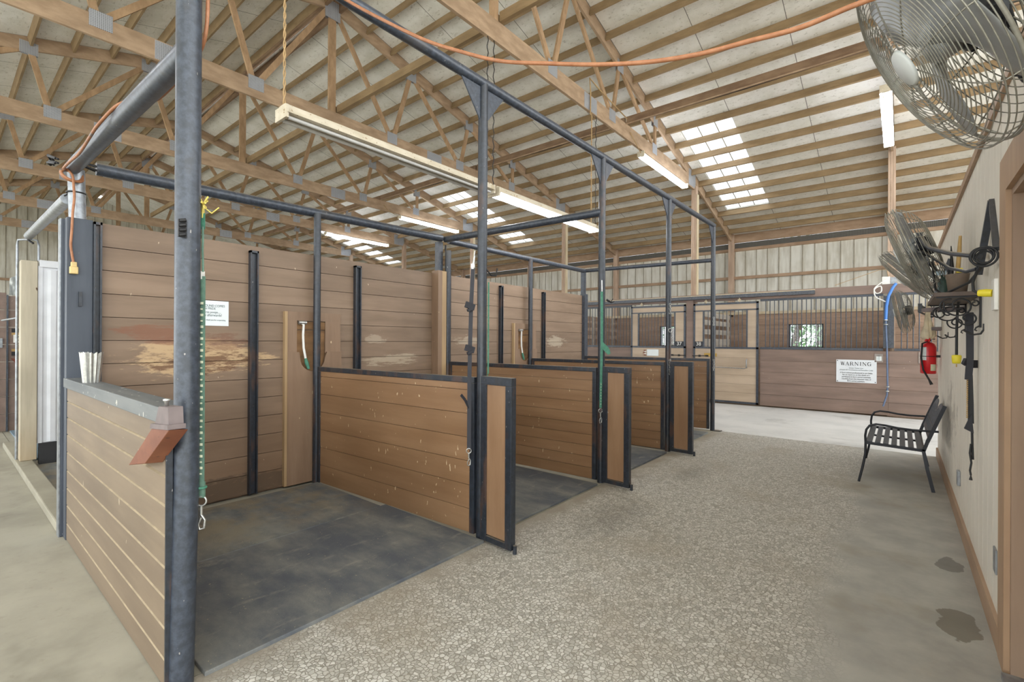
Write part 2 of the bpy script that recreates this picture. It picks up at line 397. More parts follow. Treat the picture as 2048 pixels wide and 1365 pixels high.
# floors
b = MB(); b.box((-2.42,-3,-.1), (.6,8.43,0)); struct(b.build('floor', FLOORM), 'exposed aggregate concrete aisle floor in front of the wash stalls', 'floor')
b = MB(); b.box((-30,8.445,-.1), (8,12.32,-.002)); struct(b.build('floor_cross', CONCW), 'pale smooth concrete floor of the cross aisle before the brown stalls', 'floor')
b = MB(); b.box((-30,-3,-.1), (-2.43,.7,-.001)); struct(b.build('floor_left', CONC), 'smooth tan concrete floor at lower left beside the low plank wall', 'floor')
b = MB(); b.box((-30,.705,-.1), (-2.43,8.44,-.003)); struct(b.build('floor_stalls', CONC), 'concrete floor under the rubber mats of the wash stalls', 'floor')
b = MB(); b.box((-30,12.325,-.1), (8,16.1,-.004)); struct(b.build('floor_bedding', DIRT), 'brown bedding floor inside the far horse stalls', 'floor')
b = MB(); b.box((-45,-40,-.2), (50,60,-.13)); struct(b.build('ground', GRASSM), 'pale ground outside the barn', 'ground')

# roof lining: sheets with skylight openings in three bays of the far slope
SKY = [(XK(k)+.27, XK(k)+1.36) for k in (1,3,5)]
SY = (10.52, 14.38)
def slope_sheet(b, x0, x1, y0, y1):
    vs = []
    for z in (0, .06):
        for x, y in ((x0,y0),(x1,y0),(x1,y1),(x0,y1)): vs.append((x, y, roofz(y)+z))
    b.add(vs, [(0,3,2,1),(4,5,6,7),(0,1,5,4),(1,2,6,5),(2,3,7,6),(3,0,4,7)])
b = MB(); XA, XB = XK(7)-.1, 3.9
slope_sheet(b, XA, XB, RY+.12, SY[0]); slope_sheet(b, XA, XB, SY[1], 16.5)
xs = [XA] + sorted(v for s in SKY for v in s) + [XB]
for i in range(0, len(xs), 2): slope_sheet(b, xs[i], xs[i+1], SY[0], SY[1])
struct(b.build('ceiling', ROOF), 'white roof lining of the far slope, pierced by three skylights', 'ceiling')
b = MB(); slope_sheet(b, XA, XB, -7.2, RY-.12); struct(b.build('ceiling_near', ROOF), 'white roof lining of the near slope at upper left', 'ceiling')
b = MB()
for s in (-1, 1): b.add([(XA,RY+s*.45,RZ+.09),(XB,RY+s*.45,RZ+.09),(XB,RY,RZ+.26),(XA,RY,RZ+.26),(XA,RY+s*.45,RZ+.11),(XB,RY+s*.45,RZ+.11),(XB,RY,RZ+.28),(XA,RY,RZ+.28)], [(0,1,2,3),(7,6,5,4),(0,4,5,1),(2,6,7,3)])
struct(b.build('trim_1', DARKBOARD), 'ridge cap over the vent gap along the peak of the roof', 'ridge cap')
for i, (a, c) in enumerate(SKY):
    where = ('near right, above the bay by the white wall end', 'in the middle, seen past the lit hanging light', 'far left, low beyond the brown plank wall')[i]
    b = MB(); n = 3; w = (c-a)/n
    for k in range(n):
        x0, x1 = a+k*w+.012, a+(k+1)*w-.012
        b.add([(x0,SY[0],roofz(SY[0])+.03),(x1,SY[0],roofz(SY[0])+.03),(x1,SY[1],roofz(SY[1])+.03),(x0,SY[1],roofz(SY[1])+.03)], [(0,1,2,3)])
    w_ = struct(b.build('window_%d' % (i+1), FIBRE), 'translucent roof skylight ' + where, 'skylight')
    b = MB()
    for k in range(n+1):
        x = a+k*w; b.bar((x,SY[0],roofz(SY[0])+.03), (x,SY[1],roofz(SY[1])+.03), .016, .02)
    b.build('glazing_rib', RIBM, w_)

# outer walls
def rib_wall(b, along, lo, hi, z0, z1, fixed, out, step=.305):
    """Sheet wall with ribs; along 0 = runs in x, 1 = runs in y."""
    def bx(a0, a1, d0, d1, za, zb, mi):
        if along == 0: b.box((a0, min(d0,d1), za), (a1, max(d0,d1), zb), mi)
        else: b.box((min(d0,d1), a0, za), (max(d0,d1), a1, zb), mi)
    bx(lo, hi, fixed, fixed+out*.03, z0, z1, 0)
    n = int((hi-lo)/step)
    for i in range(n+1):
        a = lo+i*step; bx(a-.011, a+.011, fixed, fixed-out*.014, z0, z1, 1)
WINS = [(-2.54,-1.68), (-6.42,-5.72)]
b = MB(); z0w, z1w = 1.36, 2.05
rib_wall(b, 0, XA, 3.9, z1w, 4.36, 16.04, 1); 
b.box((XA,16.04,0), (3.9,16.07,z0w)); xs = [XA] + sorted(v for w in WINS for v in w) + [3.9]
for i in range(0, len(xs), 2): b.box((xs[i],16.04,z0w), (xs[i+1],16.07,z1w))
struct(b.build('wall_far', [WALLMET, RIBM]), 'dusty white ribbed metal wall behind the far stalls', 'wall')
b = MB(); b.box((XA,16.03,4.44), (3.9,16.05,4.62)); struct(b.build('trim_2', MESHV), 'dark mesh eave vent strip along the top of the ribbed wall', 'vent strip')
b = MB(); rib_wall(b, 1, -6.7, 16.0, 0, 7.9, XA+.02, -1); struct(b.build('wall_left', [WALLMET, RIBM]), 'white ribbed gable wall at the far left end of the barn', 'wall')
def purl(name, a, c, w, h, m): b = MB(); b.bar(a, c, w, h, (0,0,1)); return b.build(name, m)
for z, nm in ((4.75,'header just above the mesh vent'), (4.40,'girt just under the mesh vent'), (3.52,'middle girt halfway up the ribbed wall')):
    for k in range(-1, 7):
        o = purl('wall_girt', (XK(k+1)+.07, 15.99, z), (XK(k)-.07, 15.99, z), .06, .09 if z < 4.6 else .26, GIRT)
        n = k+2
        tag(o, 'brown %s, %s bay from the right' % (nm, ORD[n]), 'girt', 'girts of the far ribbed wall')
for z in (2.9, 3.9):
    o = purl('wall_girt', (XA+.07, -3, z), (XA+.07, 15.9, z), .06, .1, GIRT)
    tag(o, 'brown wood girt on the gable wall at far left, %s' % ('lower of two' if z < 3 else 'upper of two'), 'girt', 'girts of the gable wall')
for k in range(0, 7):
    b = MB(); b.box((XK(k)-.075,15.86,2.3), (XK(k)+.075,16.02,roofz(15.94)-.0)); o = b.build('wall_post', COLUMN)
    tag(o, 'brown timber wall post on the far ribbed wall, %s from the right' % ORD[k+1], 'post', 'timber posts of the far ribbed wall')

# trusses: chords, king post, webs and nail plates
def member(a, c, d, m, name, root, th=.045, dx=0):
    b = MB(); b.bar((dx, a[0], a[1]), (dx, c[0], c[1]), th, d, (0, 0, 1) if abs(c[0]-a[0]) > .05 else (0, 1, 0)); return b.build(name, m, root)
TL = ['roof truss at far right, above the vertical lit tube light, hidden by the fan',
      'roof truss crossing the upper middle of the picture with a lit tube light under it',
      'roof truss whose chord runs behind the dusty unlit hanging light',
      'roof truss fourth from the right, tube light under its end beyond the plank wall',
      'roof truss over the farthest tube light, fifth from the right',
      'roof truss third from the gable wall at left',
      'roof truss nearest the white gable wall at far left',
      'roof truss farthest back on the left, next to the white gable wall']
t0 = None
NB = [5.96, 7.89, 9.83]; NT_ = [6.45, 8.2, 9.87]
for k in range(0, 7):
    if t0 is None:
        r = thing('roof_truss', (0,0,5.43), TL[0], 'truss', 'timber roof trusses')
        for s in (-1, 1):
            ye = RY+s*11.35; h = .118*math.sqrt(1+RS*RS)
            member((RY+s*.02, roofz(RY)-h), (ye, roofz(ye)-h), .235, TRUSS, 'top_chord', r)
        member((RY-7.9, 5.57), (RY+7.9, 5.57), .285, TRUSS, 'bottom_chord', r)
        member((RY, 5.70), (RY, RZ-.24), .14, TRUSSV, 'king_post', r, .04)
        tb = lambda y: roofz(y)-.22
        for s in (-1, 1):
            Y = lambda y: RY+s*(y-RY)
            for a, c in (((RY+.08, RZ-.26), (NB[0]-.05, 5.71)), ((NB[0]+.05, 5.71), (NT_[0]-.02, tb(NT_[0]))), ((NT_[0]+.06, tb(NT_[0])), (NB[1]-.05, 5.71)),
                         ((NB[1]+.05, 5.71), (NT_[1]-.02, tb(NT_[1]))), ((NT_[1]+.06, tb(NT_[1])), (NB[2]-.05, 5.71)), ((NB[2]+.05, 5.71), (NT_[2]+.02, tb(NT_[2])))):
                member((Y(a[0]), a[1]), (Y(c[0]), c[1]), .09, TRUSSV, 'web', r, .038)
            pl = [(NB[0],5.66,.24,.22), (NB[1],5.66,.24,.22), (NB[2],5.66,.24,.22), (NT_[0],tb(NT_[0])+.02,.24,.24), (NT_[1],tb(NT_[1])+.02,.24,.22), (NT_[2],tb(NT_[2])+.02,.22,.22), (7.1,5.57,.42,.26), (12.2,5.66,.5,.4)]
            for (y, z, w, h) in pl:
                b = MB()
                for sx in (-1, 1): b.cbox((sx*.0245, Y(y), z), (.003, w, h))
                b.build('connector_plate', PLATE, r)
        b = MB()
        for sx in (-1, 1): b.cbox((sx*.0245, RY, RZ-.26), (.003, .3, .34))
        b.build('connector_plate', PLATE, r)
        r.location = (XK(0), 0, 5.43); t0 = r
    else:
        r = dup(t0, (XK(k)-XK(0), 0, 0), TL[k])
# purlins between the trusses
BAY = ['bay right of the first truss', 'bay between first and second trusses', 'bay between second and third trusses', 'bay between third and fourth trusses', 'bay between fourth and fifth trusses', 'bay between fifth and sixth trusses', 'bay between sixth and seventh trusses', 'bay by the gable wall']
pcache = {}
def purlin(k, y, far, n):
    x0, x1 = XK(k)+.03, XK(k-1)-.03
    if 'p' not in pcache:
        b = MB(); b.box((0,-.019,-.075), (x1-x0,.019,.075)); o = b.build('roof_purlin', PURLIN, None, (0,0,0)); pcache['p'] = o
    else:
        o = pcache['p'].copy(); COL.objects.link(o)
    o.location = (x0, y, roofz(y)-.085); o.rotation_euler = (math.atan(-RS if far else RS), 0, 0)
    tag(o, 'wooden purlin, %s below ridge on %s slope, %s' % (ORD[n], 'far' if far else 'near', BAY[k]), 'purlin', 'purlins of the %s roof slope' % ('far' if far else 'near'))
for k in range(0, 7):
    for n, y in enumerate(YP):
        if k == 0 and y < 6: continue
        purlin(k, y, True, n+1)
for k in range(2, 8):
    for n in range(8 if k > 3 else 7):
        y = 2*RY - YP[n]
        purlin(k, y, False, n+1)
for k in (0, 1, 2, 3, 4, 5):                       # long braces on top of the bottom chords
    for y in (4.75, 8.5):
        if k == 0 and y < 8: continue
        o = purl('chord_brace', (XK(k)+.02, y, 5.785), (XK(k-1)-.02, y, 5.785), .06, .13, DARKBOARD if y > 8 else PURLIN)
        tag(o, 'long timber brace on the truss chords, %s row, %s' % ('ridge' if y < 5 else 'far', BAY[k]), 'brace', 'braces along the truss chords')
        if y > 8:
            b = MB(); b.tube([(XK(k)+.02, 8.44, 5.70), (XK(k-1)-.02, 8.44, 5.70)], .012, 6); o = b.build('conduit_run', TRUSS)
            tag(o, 'thin conduit under the far timber brace, %s' % BAY[k], 'conduit', 'conduit runs')
for k, z in ((0,5.95),(1,5.95),(2,5.95),(3,5.95)):  # thin cable across the bays
    b = MB(); b.tube([(XK(k)+.02, 8.95, z), (XK(k)+2, 8.95, z-.03), (XK(k-1)-.02, 8.95, z)], .007, 5); o = b.build('roof_cable', BLKRUB)
    tag(o, 'thin black cable strung under the purlins, %s' % BAY[k], 'cable', 'cables under the far roof slope')
# ridge boards beside the vent gap
for s, nm in ((-1,'near'), (1,'far')):
    for k in range(2, 7):
        o = purl('ridge_board', (XK(k)+.03, RY+s*.14, RZ-.15), (XK(k-1)-.03, RY+s*.14, RZ-.15), .04, .2, DARKBOARD)
        tag(o, 'dark ridge board, %s side of vent gap, %s' % (nm, BAY[k]), 'board', 'boards along the ridge')
# columns under the trusses
CN = ['behind the wall-end fans at right', 'behind the post between doors 37 and 38', 'behind the brown wall, right of tall front posts', 'seen just left of the first tall front post', 'small, fourth from the right beyond the plank wall', 'smaller still, fifth from the right']
for k in range(0, 6):
    x = XK(k)+.0; r = thing('timber_column', (x, 12.46, 0), 'laminated timber column carrying a truss, ' + CN[k], 'column', 'timber columns under the trusses')
    for j in (-1, 0, 1):
        b = MB(); b.box((x+j*.042-.019, 12.40, 0), (x+j*.042+.019, 12.54, 5.52)); b.build('column_ply', COLUMN, r)
    if k in (1, 2, 3):
        b = MB(); b.box((x+.068,12.41,2.7), (x+.10,12.5,5.3)); b.build('pale_face_board', CREAMPOST, r)
# ------------------------------------------------------------------ far stall fronts
YF = 12.30
def planks(b, x0, x1, z0, z1, y0, y1, h, gap=.005, mi=0, skip=()):
    z = z0
    while z < z1-.01:
        zz = min(z+h, z1); b.box((x0,y0,z+gap/2), (x1,y1,zz-gap/2), mi); z += h
STALLX = [(-.186, 3.9, 'right of the blue hose'), (-2.55, -.19, 'with the warning sign on it'), (-8.05, -5.79, 'left of door 37')]
for (x0, x1, nm) in STALLX:
    b = MB(); planks(b, x0, x1, .03, 1.345, YF, YF+.05, .262, .006)
    o = b.build('wall_stall_front', STALL) if 'warning' in nm else b.build('wall_stall_front', STALL)
    struct(o, 'lower brown plank wall of the far stall front ' + nm, 'wall')
    if 'hose' in nm: x0 += .087
    if 'warning' in nm: x1 -= .087
    g = thing('stall_grille', ((x0+x1)/2, YF, 1.345), 'dark steel bar grille above the brown planks ' + nm, 'grille', 'bar grilles of the far stalls')
    b = MB(); b.box((x0,YF-.005,1.345), (x1,YF+.045,1.395)); b.build('bottom_rail', PIPE, g)
    b = MB(); b.box((x0,YF-.005,2.47), (x1,YF+.045,2.515)); b.build('top_rail', PIPE, g)
    n = int((min(x1,2.4)-x0)/.0905); 
    bm0 = None
    for i in range(1, n+1):
        x = x0+.02+.0905*i
        if bm0 is None:
            b = MB(); b.tube([(x,YF+.02,1.39),(x,YF+.02,2.475)], .0095, 8); bm0 = b.build('grille_bar', PIPE, g)
        else:
            c = bm0.copy(); COL.objects.link(c); c.location = (.0905*(i-1), 0, 0)
# header beam, track
b = MB(); b.box((-8.1,YF+.0,2.52), (3.9,YF+.06,2.70)); struct(b.build('trim_3', STALL), 'brown header board along the top of the far stall front', 'header board')
r = thing('door_track', (-4.3,YF-.05,2.6), 'long dark sliding door track above doors 37 and 38', 'door track')
b = MB(); b.box((-7.2,YF-.11,2.575), (-1.46,YF-.005,2.655)); b.build('rail', TRACKM, r)
b = MB(); b.box((-7.2,YF-.10,2.656), (-1.46,YF-.0,2.672)); b.build('dust_ledge', CREAMPOST, r)
# posts of the stall fronts
b = MB(); b.box((-4.255,YF-.045,0), (-4.085,YF+.12,2.57)); o = b.build('stall_post', STALL); tag(o, 'brown wooden post between sliding doors 37 and 38', 'post')
b = MB(); b.box((-.275,YF-.02,1.40), (-.105,YF+.1,2.465)); o = b.build('stall_post', PIPE); tag(o, 'dark post of the far stall front behind the blue hose', 'post')
def door(idx, x0, x1, num, hinge):
    Y0, Y1 = YF-.075, YF-.03; zt = 2.47
    d = thing('door_%d' % idx, ((x0+x1)/2, YF-.05, .03), 'tan sliding stall door numbered %s with dark steel frame and bars' % num, 'sliding door'); d['kind'] = 'structure'
    b = MB()
    for x in (x0, x1-.045): b.box((x,Y0,.04), (x+.045,Y1,zt))
    for z in (.04, 1.345, zt-.045, zt-.2): b.box((x0,Y0,z), (x1,Y1,z+(.045 if z != zt-.2 else .03)))
    b.build('frame', PIPE, d)
    b = MB(); planks(b, x0+.045, x1-.045, .085, 1.345, Y0+.01, Y1-.008, .21, .004); b.build('lower_planks', DOORTAN, d)
    b = MB(); b.box((x0+.045,Y0+.008,zt-.17), (x1-.045,Y1-.008,zt-.045)); b.build('top_board', DOORTAN, d)
    L0 = (x0+.045, x0+.23); R0 = (x1-.23, x1-.045)
    if hinge: L0 = (x0+.045, x0+.20); R0 = (x1-.26, x1-.045)
    for a, c in (L0, R0):
        b = MB(); b.box((a,Y0+.008,1.39 if not ((hinge and a > x0+.3) or (not hinge and a < x0+.3)) else 1.52), (c,Y1-.008,zt-.2)); b.build('side_board', DOORTAN, d)
    b = MB(); b.box((L0[1],Y0,1.39),(L0[1]+.035,Y1,zt-.2)); b.box((R0[0]-.035,Y0,1.39),(R0[0],Y1,zt-.2)); b.build('bar_frame', PIPE, d)
    n = 11; xa, xb = L0[1]+.035, R0[0]-.035
    for i in range(1, n): 
        b = MB(); x = xa+(xb-xa)*i/n; b.tube([(x,YF-.05,1.38),(x,YF-.05,zt-.19)], .009, 8); b.build('bar', PIPE, d)
    a, c = R0 if hinge else L0
    b = MB(); b.box((a-.02,Y0-.004,1.39), (c,Y0+.01,1.52)); pl = b.build('number_plate', NAVY, d)
    text(num, 'number', ((a+c)/2-.005, Y0-.008, 1.455), .13, WHITE, pl)
    for f in (.2, .72):
        x = x0+(x1-x0)*f; b = MB(); b.tube([(x,YF-.05,zt),(x,YF-.05,zt+.1)], .014, 8); b.cbox((x,YF-.055,zt+.05), (.07,.03,.03)); b.build('roller_hanger', CREAMPOST, d)
    xl = x1-.04 if hinge else x0+.04; s = -1 if hinge else 1
    b = MB(); b.tube([(xl-s*.06,Y0-.02,1.16),(xl+s*.32,Y0-.02,1.165)], .009, 8); b.cbox((xl+s*.12,Y0-.012,1.16),(.05,.02,.05)); b.cbox((xl+s*.30,Y0-.012,1.165),(.07,.025,.04)); b.build('latch_bolt', BLACKM, d)
    return d
def text(s, name, loc, size, m, parent=None, rot=(PI/2,0,0), align='CENTER', extr=.0015, sx=1.):
    cu = bpy.data.curves.new(name, 'FONT'); cu.body = s; cu.size = size; cu.align_x = align; cu.align_y = 'CENTER'; cu.extrude = extr; cu.resolution_u = 3
    o = bpy.data.objects.new(name, cu); COL.objects.link(o); dg = bpy.context.evaluated_depsgraph_get()
    me = bpy.data.meshes.new_from_object(o.evaluated_get(dg)); bpy.data.objects.remove(o)
    me.materials.clear(); me.materials.append(m)
    M_ = Matrix.Translation(Vector(loc) - (Vector(parent['_o']) if parent else Vector())) @ Matrix.LocRotScale(None, __import__('mathutils').Euler(rot), (sx,1,1))
    me.transform(M_); o = bpy.data.objects.new(name, me); COL.objects.link(o); o.parent = parent
    if parent: o['_o'] = parent['_o']
    return o
d37 = door(1, -5.77, -4.27, '37', True)
d38 = door(2, -4.07, -2.575, '38', False)
b = MB(); b.box((-5.30,YF-.08,1.13), (-4.98,YF-.072,1.30)); b.build('name_card', PAPER, d37)
b = MB(); [b.cbox((-5.36+.02*math.sin(i*2.4), YF-.08, 1.15+.03*i), (.055,.008,.028), i % 2) for i in range(5)]; b.build('photo_tag', [BARN, WHITE], d37)
b = MB(); b.box((-3.80,YF-.083,1.15), (-3.50,YF-.074,1.23)); b.build('name_plate', BRASS, d38)
b = MB(); b.tube([(-3.9,YF-.10,.90),(-2.86,YF-.10,.88),(-2.83,YF-.10,.90)], .008, 8); b.tube([(-2.82,YF-.075,.9),(-2.82,YF-.12,.92),(-2.82,YF-.12,1.08),(-2.82,YF-.075,1.1)], .012, 8); b.build('door_handle', GALV, d38)
# stall interiors
b = MB(); xs = [-12.0] + sorted(v for w in WINS for v in w) + [3.9]
for i in range(0, len(xs), 2): planks(b, xs[i], xs[i+1], 1.37, 2.04, 15.86, 15.9, .18)
planks(b, -12., 3.9, 0, 1.37, 15.86, 15.9, .19); planks(b, -12., 3.9, 2.04, 2.36, 15.86, 15.9, .16)
b.box((-12,15.83,2.36), (3.9,15.93,2.44), 1)
struct(b.build('wall_stall_back', [STALLIN, CREAMPOST]), 'brown plank back wall inside the far stalls, with windows', 'wall')
for x, nm in ((-4.17,'between stalls 37 and 38, pale boards'), (-.19,'right side of stall 38'), (-8.1,'left side of stall 37')):
    b = MB(); y = 12.45
    planks_y = lambda z0, z1, h, mi: [b.box((x-.02, y, z0+i*h+.004), (x+.02, 15.85, z0+(i+1)*h-.004), mi) for i in range(int(round((z1-z0)/h)))]
    planks_y(0, 1.6, .2, 0)
    for z in (1.72, 1.98, 2.2): b.box((x-.02, y, z), (x+.02, 15.85, z+.14), 0)
    for yy in (12.6, 14.1, 15.5): b.box((x+.02, yy, 0), (x+.06, yy+.1, 2.35), 1)
    struct(b.build('wall_stall_side', [STALLPALE if x == -4.17 else STALLIN, STALLPALE]), 'plank partition %s, seen through the bars' % nm, 'wall')
for i, (a, c) in enumerate(WINS):
    w = thing('window_%d' % (4+i), ((a+c)/2, 15.95, 1.37), 'small barred window at the back of stall %s with trees outside' % ('38' if i == 0 else '37'), 'window'); w['kind'] = 'structure'
    b = MB(); b.box((a,15.9,z0w), (a+.04,16.06,z1w)); b.box((c-.04,15.9,z0w), (c,16.06,z1w)); b.box((a,15.9,z0w), (c,16.06,z0w+.03)); b.box((a,15.9,z1w-.03), (c,16.06,z1w)); b.build('frame', BLKPAINT, w)
    b = MB(); b.box((a+.04,16.0,z0w+.03), (c-.04,16.004,z1w-.03)); b.build('pane', GLASS, w)
    for j in range(1, 8):
        x = a+.04+(c-a-.08)*j/8; b = MB(); b.tube([(x,15.94,z0w+.02),(x,15.94,z1w-.02)], .007, 6); b.build('bar', PIPE, w)
# trees outside the windows
def tree(x, y, h, lean, label, seed):
    rr = random.Random(seed); t = thing('tree', (x,y,-.13), label, 'tree', 'trees outside the stall windows')
    b = MB(); b.tube([(x,y,-.13),(x+lean*.3,y,1.2),(x+lean*.55,y+.1,2.2),(x+lean,y+.2,h)], [.16,.13,.11,.06], 10); b.build('trunk', BARK, t)
    b = MB()
    for i in range(1300):
        a = rr.uniform(0,2*PI); q = rr.random()**.5*1.5; z = rr.uniform(1.0,h+1.0); c = Vector((x+lean*.6+q*math.cos(a), y+.5+q*math.sin(a)*.6, z)); s = rr.uniform(.05,.12)
        u = Vector((rr.gauss(0,1),rr.gauss(0,1),rr.gauss(0,1))).normalized(); v = u.orthogonal().normalized()
        b.add([c-u*s, c+v*s*.5, c+u*s, c-v*s*.5], [(0,1,2,3)])
    b.build('crown', LEAF, t)
tree(-3.2, 19.6, 4.2, .7, 'leaning dark tree seen through the window behind the grille', 3)
tree(-2.2, 20.6, 4.5, -.2, 'second tree, upright, seen in the window behind the grille', 5)
tree(-7.8, 20.4, 4.5, .2, 'tree seen through the window of stall 37', 9)
# ------------------------------------------------------------------ signs on the far stall front
def serif(ch):
    """Heavy serif capitals as strokes: (x0,y0,x1,y1,w)."""
    K, T = .15, .055
    S = {'W': [(.06,1,.33,0,K),(.33,0,.5,.9,T),(.48,1,.75,0,K),(.75,0,.96,1,T),(-.03,.98,.2,.98,.05),(.4,.98,.6,.98,.05),(.86,.98,1.05,.98,.05)],
         'A': [(.12,0,.46,1,T),(.46,1,.82,0,K),(.24,.34,.66,.34,.055),(0,.02,.26,.02,.05),(.66,.02,.98,.02,.05)],
         'R': [(.18,0,.18,1,K),(.18,.97,.55,.97,.06),(.18,.5,.55,.5,.06),(.55,.97,.68,.86,.1),(.68,.88,.68,.6,K*.8),(.68,.6,.55,.5,.1),(.46,.5,.82,0,K*.9),(.02,.02,.34,.02,.05),(.7,.02,.98,.02,.05),(.02,.98,.2,.98,.05)],
         'N': [(.14,0,.14,1,T),(.14,.97,.84,.03,K),(.84,0,.84,1,T),(0,.02,.28,.02,.05),(.7,.98,.98,.98,.05),(0,.98,.2,.98,.05)],
         'I': [(.3,0,.3,1,K),(.1,.02,.5,.02,.05),(.1,.98,.5,.98,.05)],
         'G': [(.82,.8,.6,.97,.07),(.6,.97,.36,.97,.08),(.36,.97,.14,.72,K),(.14,.74,.14,.28,K),(.14,.28,.36,.03,K),(.36,.03,.62,.03,.08),(.62,.03,.82,.14,.07),(.8,.0,.8,.42,K),(.62,.44,.98,.44,.05),(.84,.7,.84,1,.05)]}
    return S[ch]
def sign_text(b, word, x0, z0, h, y, sx=.95, gap=.12):
    x = x0
    for ch in word:
        for (a, c, d, e, w) in serif(ch):
            b.bar((x+a*h*sx, y, z0+c*h), (x+d*h*sx, y, z0+e*h), .002, w*h, (0,0,1) if abs(d-a)*sx > abs(e-c) else (1,0,0))
        x += h*sx*((.62 if ch == 'I' else 1.0)+gap)
    return x
s = thing('warning_sign', (-.722, YF-.006, .663), 'white WARNING sign screwed to the brown planks of the far stall', 'sign')
b = MB(); b.box((-1.066,YF-.010,.668), (-.378,YF-.002,1.148)); b.build('board', SIGNW, s)
b = MB(); w = sign_text(b, 'WARNING', 0, 0, .075, 0); b = MB(); sign_text(b, 'WARNING', -.722-w/2, 1.028, .075, YF-.0115); b.build('heading', INK, s)
for i, (tx, z, sz, mm) in enumerate((('Under Texas Law', .972, .034, INKG), ('(Chapter 87, Civil Practice and Remedies Code)', .932, .034, INKG),
    ('A farm animal professional is not liable', .872, .041, INK), ('for an injury to or the death of a', .829, .041, INK), ('participant in farm animal activities', .785, .041, INK), ('resulting from the inherent risks of', .741, .041, INK), ('farm animal activities.', .699, .041, INK))):
    text(tx, 'lettering', (-.722, YF-.0115, z), sz, mm, s, sx=.86 if i else 1)
for x in (-1.045, -.399):
    for z in (.69, 1.127): b = MB(); b.disc((x,YF-.014,z), (x,YF-.009,z), .010, 10); b.build('screw', BLACKM, s)
def tagcard(x, z, w, h, label, glyph=None):
    t = thing('hanging_tag', (x, YF-.01, z), label, 'tag')
    b = MB(); b.box((x-w/2,YF-.012,z), (x+w/2,YF-.004,z+h)); b.build('clear_sleeve', flat('clear_sleeve', (150,140,132), .3), t)
    b = MB(); b.box((x-w/2+.03,YF-.016,z+.03), (x+w/2-.025,YF-.0125,z+h-.05)); c = b.build('card', PAPER if not glyph else STALL, t)
    if glyph: text(glyph, 'mark', (x,YF-.018,z+h/2), h*.7, WHITE, c)
    else:
        b = MB(); [b.box((x-w/2+.045,YF-.0175,z+.05+i*.022), (x+w/2-.05,YF-.016,z+.056+i*.022)) for i in range(5)]; b.build('lettering', INKG, c)
tagcard(-.345, 1.11, .14, .17, 'small clear sleeve holding a white card, hung beside the blue hose')
tagcard(.36, 1.11, .17, .22, 'clear tag with a white mark on the far planks beside the fire extinguisher', '2')
# hose and pipe on the post
h = thing('water_hose', (-.2, YF-.06, .2), 'bright blue hose bending down to a grey pipe on the far stall post', 'hose')
b = MB(); b.tube([(-.075,YF-.06,2.70),(-.12,YF-.09,2.63),(-.19,YF-.10,2.46),(-.225,YF-.09,2.25),(-.235,YF-.08,1.98)], .026, 12); b.build('blue_tube', BLUE, h)
b = MB(); b.tube([(-.235,YF-.08,1.98),(-.215,YF-.07,1.4),(-.20,YF-.07,.62),(-.21,YF-.08,.45),(-.27,YF-.09,.22)], .0155, 12); b.build('lower_pipe', BLUEG, h)
for z, x in ((1.97,-.235), (1.88,-.232), (.62,-.2), (.53,-.204)): b = MB(); b.ring((x,YF-.078,z), (0,0,1), .026, .012, 14, 6); b.build('clamp', STEEL, h)
o_ = thing('outlet_box', (-.19, YF+.02, 2.70), 'white electric outlet box on the header above the blue hose', 'outlet box')
b = MB(); b.box((-.30,YF-.0,2.705), (-.17,YF+.07,2.86)); b.build('white_cover', WHITE, o_)
b = MB(); b.box((-.165,YF,2.705), (-.06,YF+.06,2.84)); b.build('grey_box', GALV, o_)
b = MB(); b.tube(smooth([(-.22,YF-.03,2.79),(-.3,YF-.08,2.74),(-.42,YF-.09,2.62),(-.39,YF-.09,2.52),(-.31,YF-.09,2.55),(-.32,YF-.09,2.66),(-.42,YF-.09,2.6),(-.40,YF-.09,2.45),(-.30,YF-.09,2.38),(-.24,YF-.09,2.34)]), .012, 8); o = b.build('white_cord', WHITE); tag(o, 'short white cord looped from the outlet box over the blue hose', 'cord')
b = MB(); b.tube([(-.2,YF+.0,2.86),(-.22,YF-.03,3.0),(-.35,YF-.03,3.0),(-1.1,YF-.02,2.74)], .006, 6); o = b.build('thin_wire', ROPE); tag(o, 'thin wire drooping left from the outlet box along the header', 'wire')
# ------------------------------------------------------------------ wash stalls: back wall
FY = [.70, 2.65, 4.52, 6.40, 8.40]; BY = [.7, 2.55, 4.41, 6.26, 8.07]; XF, XBK = -2.47, -4.74
b = MB(); planks(b, -4.87, -4.83, .03, 2.42, .83, 8.05, .183)
# planks() runs in x; here rebuilt to run in y
b = MB(); z = .02
rr = random.Random(4)
while z < 2.40:
    zz = min(z+.1835, 2.42); cut = .83 + rr.uniform(1.2, 6.4)
    for y0, y1 in ((.83, 4.22), (4.22, 8.05)): b.box((-4.87,y0,z+.0025), (-4.83,y1,zz-.0025))
    z += .1835
b.box((-4.95,.79,.0), (-4.871,8.04,2.40))
struct(b.build('wall_back', WALLB), 'tall brown plank back wall of the wash stalls with chewed bare patches', 'wall')
b = MB(); b.box((-4.90,.625,0), (-4.80,.775,2.41)); b.box((-4.975,.61,0),(-4.90,.69,2.41)); o = b.build('corner_board', BLKPAINT, bevel=.004); tag(o, 'wide slate-painted corner board at the left end of the brown back wall', 'board')
b = MB(); b.box((-4.99,.605,.0), (-4.978,.70,2.41)); b.box((-4.985,.60,0),(-4.905,.608,2.41)); o = b.build('edge_trim', GALV); tag(o, 'pale metal edge strip along the left side of the slate corner board', 'trim strip')
